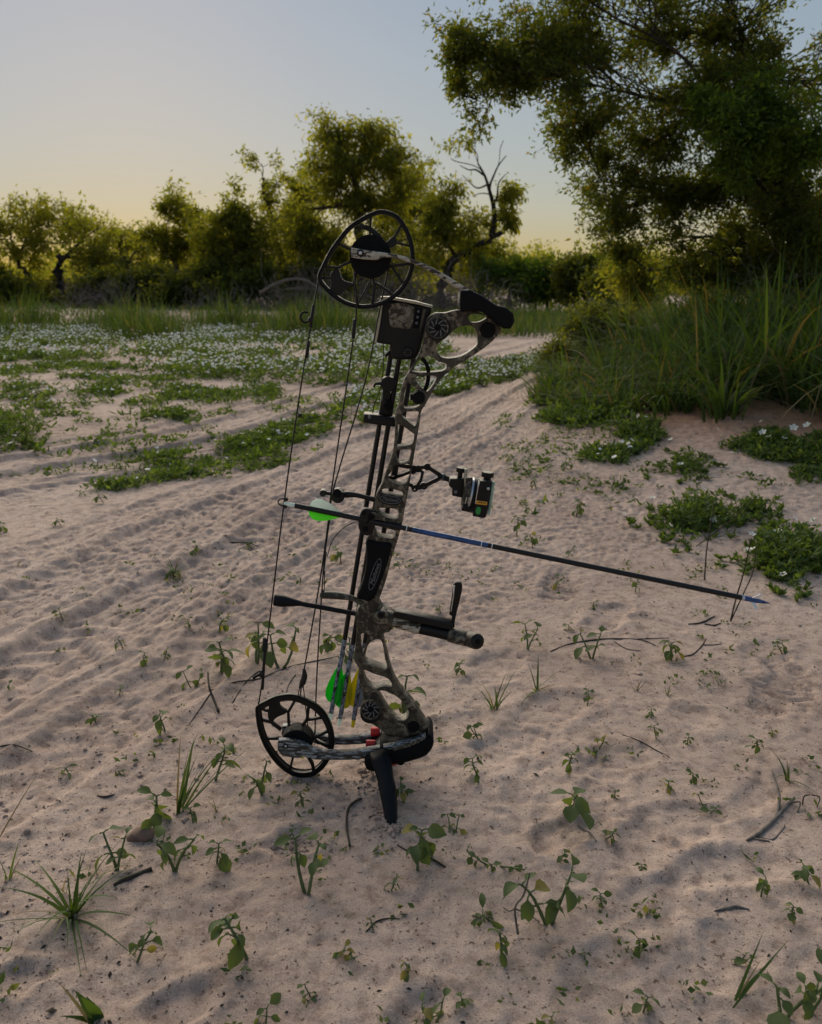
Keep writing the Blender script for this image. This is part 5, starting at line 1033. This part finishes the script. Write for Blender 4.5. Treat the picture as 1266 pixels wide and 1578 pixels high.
clump(1075, 806, 84, 36, 'wide clump of white-flowered weeds above the arrow head end', 120, 1, [(1098, 802, 9), (1103, 797, 9), (1005, 768, 9), (1085, 755, 9), (1032, 810, 8), (960, 792, 10)])
clump(1215, 862, 76, 44, 'large white-flowered weed clump at the right edge beyond the arrow tip', 170, 2, [(1158, 848, 12), (1151, 849, 10), (1198, 820, 10), (1202, 832, 11), (1206, 886, 9), (1158, 824, 9), (1224, 800, 7), (1252, 802, 7)])
clump(1056, 722, 46, 26, 'small white-flowered clump on the slope below the tall grass', 60, 3, [(1048, 716, 8), (1126, 698, 6)], .036, .07)
clump(1165, 790, 40, 22, 'sparse green clump between the two large flowering clumps', 34, 4, [], .04, .06); clump(1245, 735, 36, 14, 'low green clump at the right edge below the tall grass', 40, 5, [], .034, .05)
clump(18, 668, 46, 34, 'round white-flowered bush at the left edge beside the far rut', 90, 6, [(16, 684, 9), (22, 672, 6), (8, 655, 5), (35, 640, 5)], .05, .22)
clump(985, 668, 40, 20, 'upright weed clump with small white flowers at the end of the weed mat', 60, 7, [(983, 642, 6), (958, 681, 6), (968, 684, 6), (1033, 678, 7)], .04, .12)
clump(1200, 690, 46, 16, 'flat clump with white flowers at the foot of the tall grass', 60, 8, [(1175, 667, 9), (1184, 674, 9), (1208, 676, 7), (1222, 660, 10), (1243, 656, 9), (1106, 662, 6), (1172, 650, 6)], .035, .06)

# ------------------------------------------------------------------ sticks, twigs, stones, litter
def stick(label, pts, rpx, m='stick', name='stick', cat='stick', branches=(), n=7, lift=.3):
    def path(pp, rr):
        P = np.array([tuple(q) + (0,) * (3 - len(q)) for q in pp], float); g_ = hit(P[:, 0], P[:, 1] + P[:, 2]); dist = np.linalg.norm(g_ - CAMP, axis=1)
        for i in range(len(P)):
            if P[i, 2] > 0: g_[i] = at(P[i, 0], P[i, 1], g_[i][1])
        w_ = np.broadcast_to(rr, (len(P),)) * .62 * dist / F; g_[:, 2] += w_ * lift; c = crom(g_, 4) if len(P) > 2 else g_
        return c, np.interp(np.linspace(0, 1, len(c)), np.linspace(0, 1, len(P)), w_)
    L = [path(pts, rpx)] + [path(b_, rr) for b_, rr in branches]; b = L[0][0][0].copy(); t = thing(name, tuple(b), label, cat)
    tubes('wood', L, M[m], t, n); return t
stick('short thick black stick lying below the drooping oval seedling', [(176, 1365), (190, 1357), (208, 1350), (234, 1340)], [4, 5.5, 5.5, 6.5]); stick('curved dark root on the sand left of the kickstand foot', [(557, 1232), (545, 1238), (536, 1250), (534, 1275), (539, 1305)], [2.5, 3, 3, 2.8, 2], lift=1.2)
stick('forked dark twig standing in the sand left of the bowstring', [(337, 1098, 2), (328, 1075, 8), (322, 1058, 14), (320, 1036, 26)], [3, 3, 2.6, 2], branches=[([(325, 1068, 8), (310, 1090), (286, 1124)], [2, 1.8, 1.2])])
stick('long thin dry branch crossing behind the lower bowstring', [(325, 1065), (360, 1052), (400, 1046), (440, 1030), (480, 1020), (520, 1012)], [2, 2, 2.2, 2, 1.8, 1.2], branches=[([(405, 1030), (380, 1050), (358, 1084)], [1.4, 1.6, 2]), ([(455, 1040), (445, 1055), (440, 1072)], [1.4, 1.4, 1.2])])
stick('weathered grey forked stick at the right edge', [(1150, 1296), (1175, 1280), (1200, 1255), (1220, 1232)], [3, 5, 4.5, 3], 'greystick', branches=[([(1196, 1258), (1200, 1225, 8), (1188, 1185, 18)], [4, 3, 1.5]), ([(1168, 1290), (1190, 1294), (1208, 1274)], [3, 2.5, 2]), ([(1215, 1238), (1232, 1236, 6), (1228, 1252)], [2, 2, 1.5]), ([(1160, 1292), (1185, 1297)], [2.5, 2])])
stick('long thin dry branch lying right of the stabilizer', [(848, 1004), (880, 992), (930, 985), (985, 986), (1010, 995)], [1.6, 2, 2, 1.6, 1], branches=[([(945, 988), (965, 1000), (988, 1003)], [1.3, 1.2, .8]), ([(980, 985), (1005, 984), (1030, 983)], [1.2, 1, .7])])
stick('forked bare twig at the right end of the long dry branch', [(1052, 1012), (1068, 1008), (1082, 994), (1088, 984, 6)], [1.6, 1.8, 1.6, 1], branches=[([(1082, 994), (1098, 994), (1112, 992)], [1.3, 1.2, .8])]); stick('small silvery driftwood chip right of the very large leaf', [(890, 1272), (900, 1280), (908, 1284), (918, 1296)], [2, 3.5, 3, 1.5], 'greystick')
stick('small grey wood splinter in the lower right sand', [(1100, 1404), (1120, 1400), (1135, 1398), (1154, 1402)], [1.5, 4, 4, 2], 'greystick'); stick('thin dry twig standing upright before the flowering clump', [(1085, 894, 2), (1088, 850, 46), (1094, 812, 84), (1100, 780, 116)], [1.8, 1.6, 1.4, 1], branches=[([(1072, 842, 56), (1100, 822, 76), (1140, 790, 110), (1160, 770, 130)], [1, 1.2, 1, .8])])
stick('pair of thin dry stems standing beside the arrow head', [(1125, 958, 2), (1133, 925, 32), (1146, 880, 78), (1157, 830, 128)], [2, 1.8, 1.6, 1], branches=[([(1126, 956, 2), (1145, 915, 44), (1160, 880, 80), (1166, 838, 120)], [1.6, 1.4, 1.2, .8])])
stick('dry grey forked twig standing beside the full seedling', [(798, 1440, 2), (793, 1400, 36), (806, 1380, 56), (816, 1345, 90)], [2.6, 2.4, 2.2, 1.6], 'greystick', branches=[([(793, 1400, 36), (784, 1404, 30), (775, 1398, 30)], [1.8, 1.6, 1.2]), ([(793, 1400, 36), (815, 1410, 20), (830, 1420)], [1.8, 1.4, 1.2])])
stick('thin stick lying in the near rut left of the bowstring', [(335, 836), (358, 836), (380, 838), (398, 842)], [1.6, 2, 1.6, 1], branches=[([(310, 848), (330, 845), (345, 846)], [.8, 1, .8])]); stick('fallen thin twig in the sand right of the upright seedling', [(958, 1132), (985, 1142), (1010, 1156), (1030, 1166)], [1, 1.6, 1.6, 1])
stick('dark twig under the bushy kickstand seedling', [(612, 1302), (640, 1318), (662, 1322), (686, 1336)], [1.6, 2.4, 2.4, 2]); stick('bent twig beside the small sprout at bottom centre', [(564, 1436), (580, 1420), (600, 1415), (616, 1416)], [1.8, 2, 1.6, 1.2]); stick('dark broken twigs below the pair of dry stems', [(1060, 962), (1080, 960), (1100, 950)], [1.5, 2.4, 1.6], branches=[([(1085, 962), (1100, 964), (1110, 960)], [2, 2.2, 1])])
stick('thin bent root in the rippled sand at far left', [(0, 1150), (22, 1148), (50, 1158)], [1.4, 1.6, 1]); stick('dark crumpled stem under the left trailing vine', [(150, 1226), (162, 1228), (176, 1224)], [1.5, 2.5, 1.2]); stick('curled dry stalk at the right edge of the weathered stick', [(1236, 1240), (1240, 1226, 14), (1262, 1228, 12), (1258, 1244)], [1.4, 1.4, 1.2, 1])
b = hit(np.array(218.0), np.array(1290.0)); bm = bmesh.new(); bmesh.ops.create_icosphere(bm, subdivisions=3, radius=1)
for v in bm.verts: v.co *= 1 + .16 * math.sin(3 * v.co.x + 2 * v.co.y) + .09 * math.sin(7 * v.co.z + 5 * v.co.x); v.co = Vector((v.co.x * .021, v.co.y * .016, v.co.z * .012))
me = bpy.data.meshes.new('stone'); bm.to_mesh(me); bm.free(); me.materials.append(plain('stone_brown', (.17, .11, .085), .9, 0, .2, 60, .35))
for p in me.polygons: p.use_smooth = True
o = obj('stone', me); o.location = tuple(b + np.array([0, 0, .004])); tag(o, 'brown half-buried stone below the large-leaved seedling', 'stone')
# scattered bits of bark, seed husks and dry leaves: far too many to count
r = np.random.default_rng(91)
n = 4200; q = np.stack([r.uniform(-60, 1330, n), 640 + 960 * r.uniform(0, 1, n) ** .8], -1); P = hit(q[:, 0], q[:, 1], 3)
k = fbm(P[:, 0] * 3, P[:, 1] * 3, 8, 2) + r.uniform(-.5, .5, n) > .05; P = P[k]; n = len(P); L = np.exp(r.normal(-5.55, .5, n)).clip(.001, .018); az = r.uniform(0, 6.28, n)
d = np.stack([np.cos(az), np.sin(az), r.normal(0, .25, n)], -1); s_ = np.stack([-np.sin(az), np.cos(az), 0 * az], -1); wd = L * r.uniform(.12, .5, n); up_ = np.array([0, 0, 1.0])
V = np.stack([P - d * L[:, None] * .5, P + s_ * wd[:, None] * .5 + up_ * .0006, P + d * L[:, None] * .5, P - s_ * wd[:, None] * .5 + up_ * .0006, P + up_ * (wd * .7 + .0012)[:, None]], 1).reshape(-1, 3); i5 = (np.arange(n) * 5)[:, None]
Fq = np.concatenate([i5 + np.array([[a, b, 4]]) for a, b in ((0, 1), (1, 2), (2, 3), (3, 0))], 0)
o = obj('litter', np_mesh('litter', V, Fq, leafmat('litter', [(0, (.02, .016, .013)), (.7, (.06, .045, .035)), (.9, (.12, .09, .06)), (1, (.16, .13, .10))], .05))); tag(o, 'scattered dark bits of bark, husks and dry leaves on the sand', 'litter', None, 'stuff')
# clods of sand crust
def clod_pts(px, py, sx, sy, k): return np.stack([r.normal(px, sx, k), r.normal(py, sy, k)], -1)
n = 5200; q = np.stack([r.uniform(-60, 1330, n), 640 + 960 * r.uniform(0, 1, n)], -1); P = hit(q[:, 0], q[:, 1], 3); k = fbm(P[:, 0] * 2.2, P[:, 1] * 2.2, 18, 3) + r.uniform(-.35, .35, n) > .12; P = P[k]; ex = np.concatenate([clod_pts(566, 1195, 12, 22, 120), clod_pts(590, 1262, 14, 12, 90), clod_pts(612, 1278, 8, 5, 40), clod_pts(470, 1204, 40, 4, 80), clod_pts(455, 1302, 22, 9, 60)]); P = np.concatenate([P, hit(ex[:, 0], ex[:, 1], 3)]); n = len(P)
s = np.exp(r.normal(-5.9, .45, n)).clip(.001, .010)[:, None]; dirs = np.array([(1, 0, 0), (0, 1, 0), (-1, 0, 0), (0, -1, 0), (0, 0, .8), (0, 0, -.6)]); V = (P[:, None, :] + dirs[None] * s[:, None] * r.uniform(.55, 1.25, (n, 6, 1)) + r.normal(size=(n, 6, 3)) * s[:, None] * .15).reshape(-1, 3); i6 = (np.arange(n) * 6)[:, None]
Fq = np.concatenate([i6 + np.array([[a, (a + 1) % 4, 4]]) for a in range(4)] + [i6 + np.array([[(a + 1) % 4, a, 5]]) for a in range(4)], 0)
o = obj('sand_clods', np_mesh('sand_clods', V, Fq, M['sand'], True)); tag(o, 'crumbs and small clods of sand crust scattered over the track', 'sand', None, 'stuff')
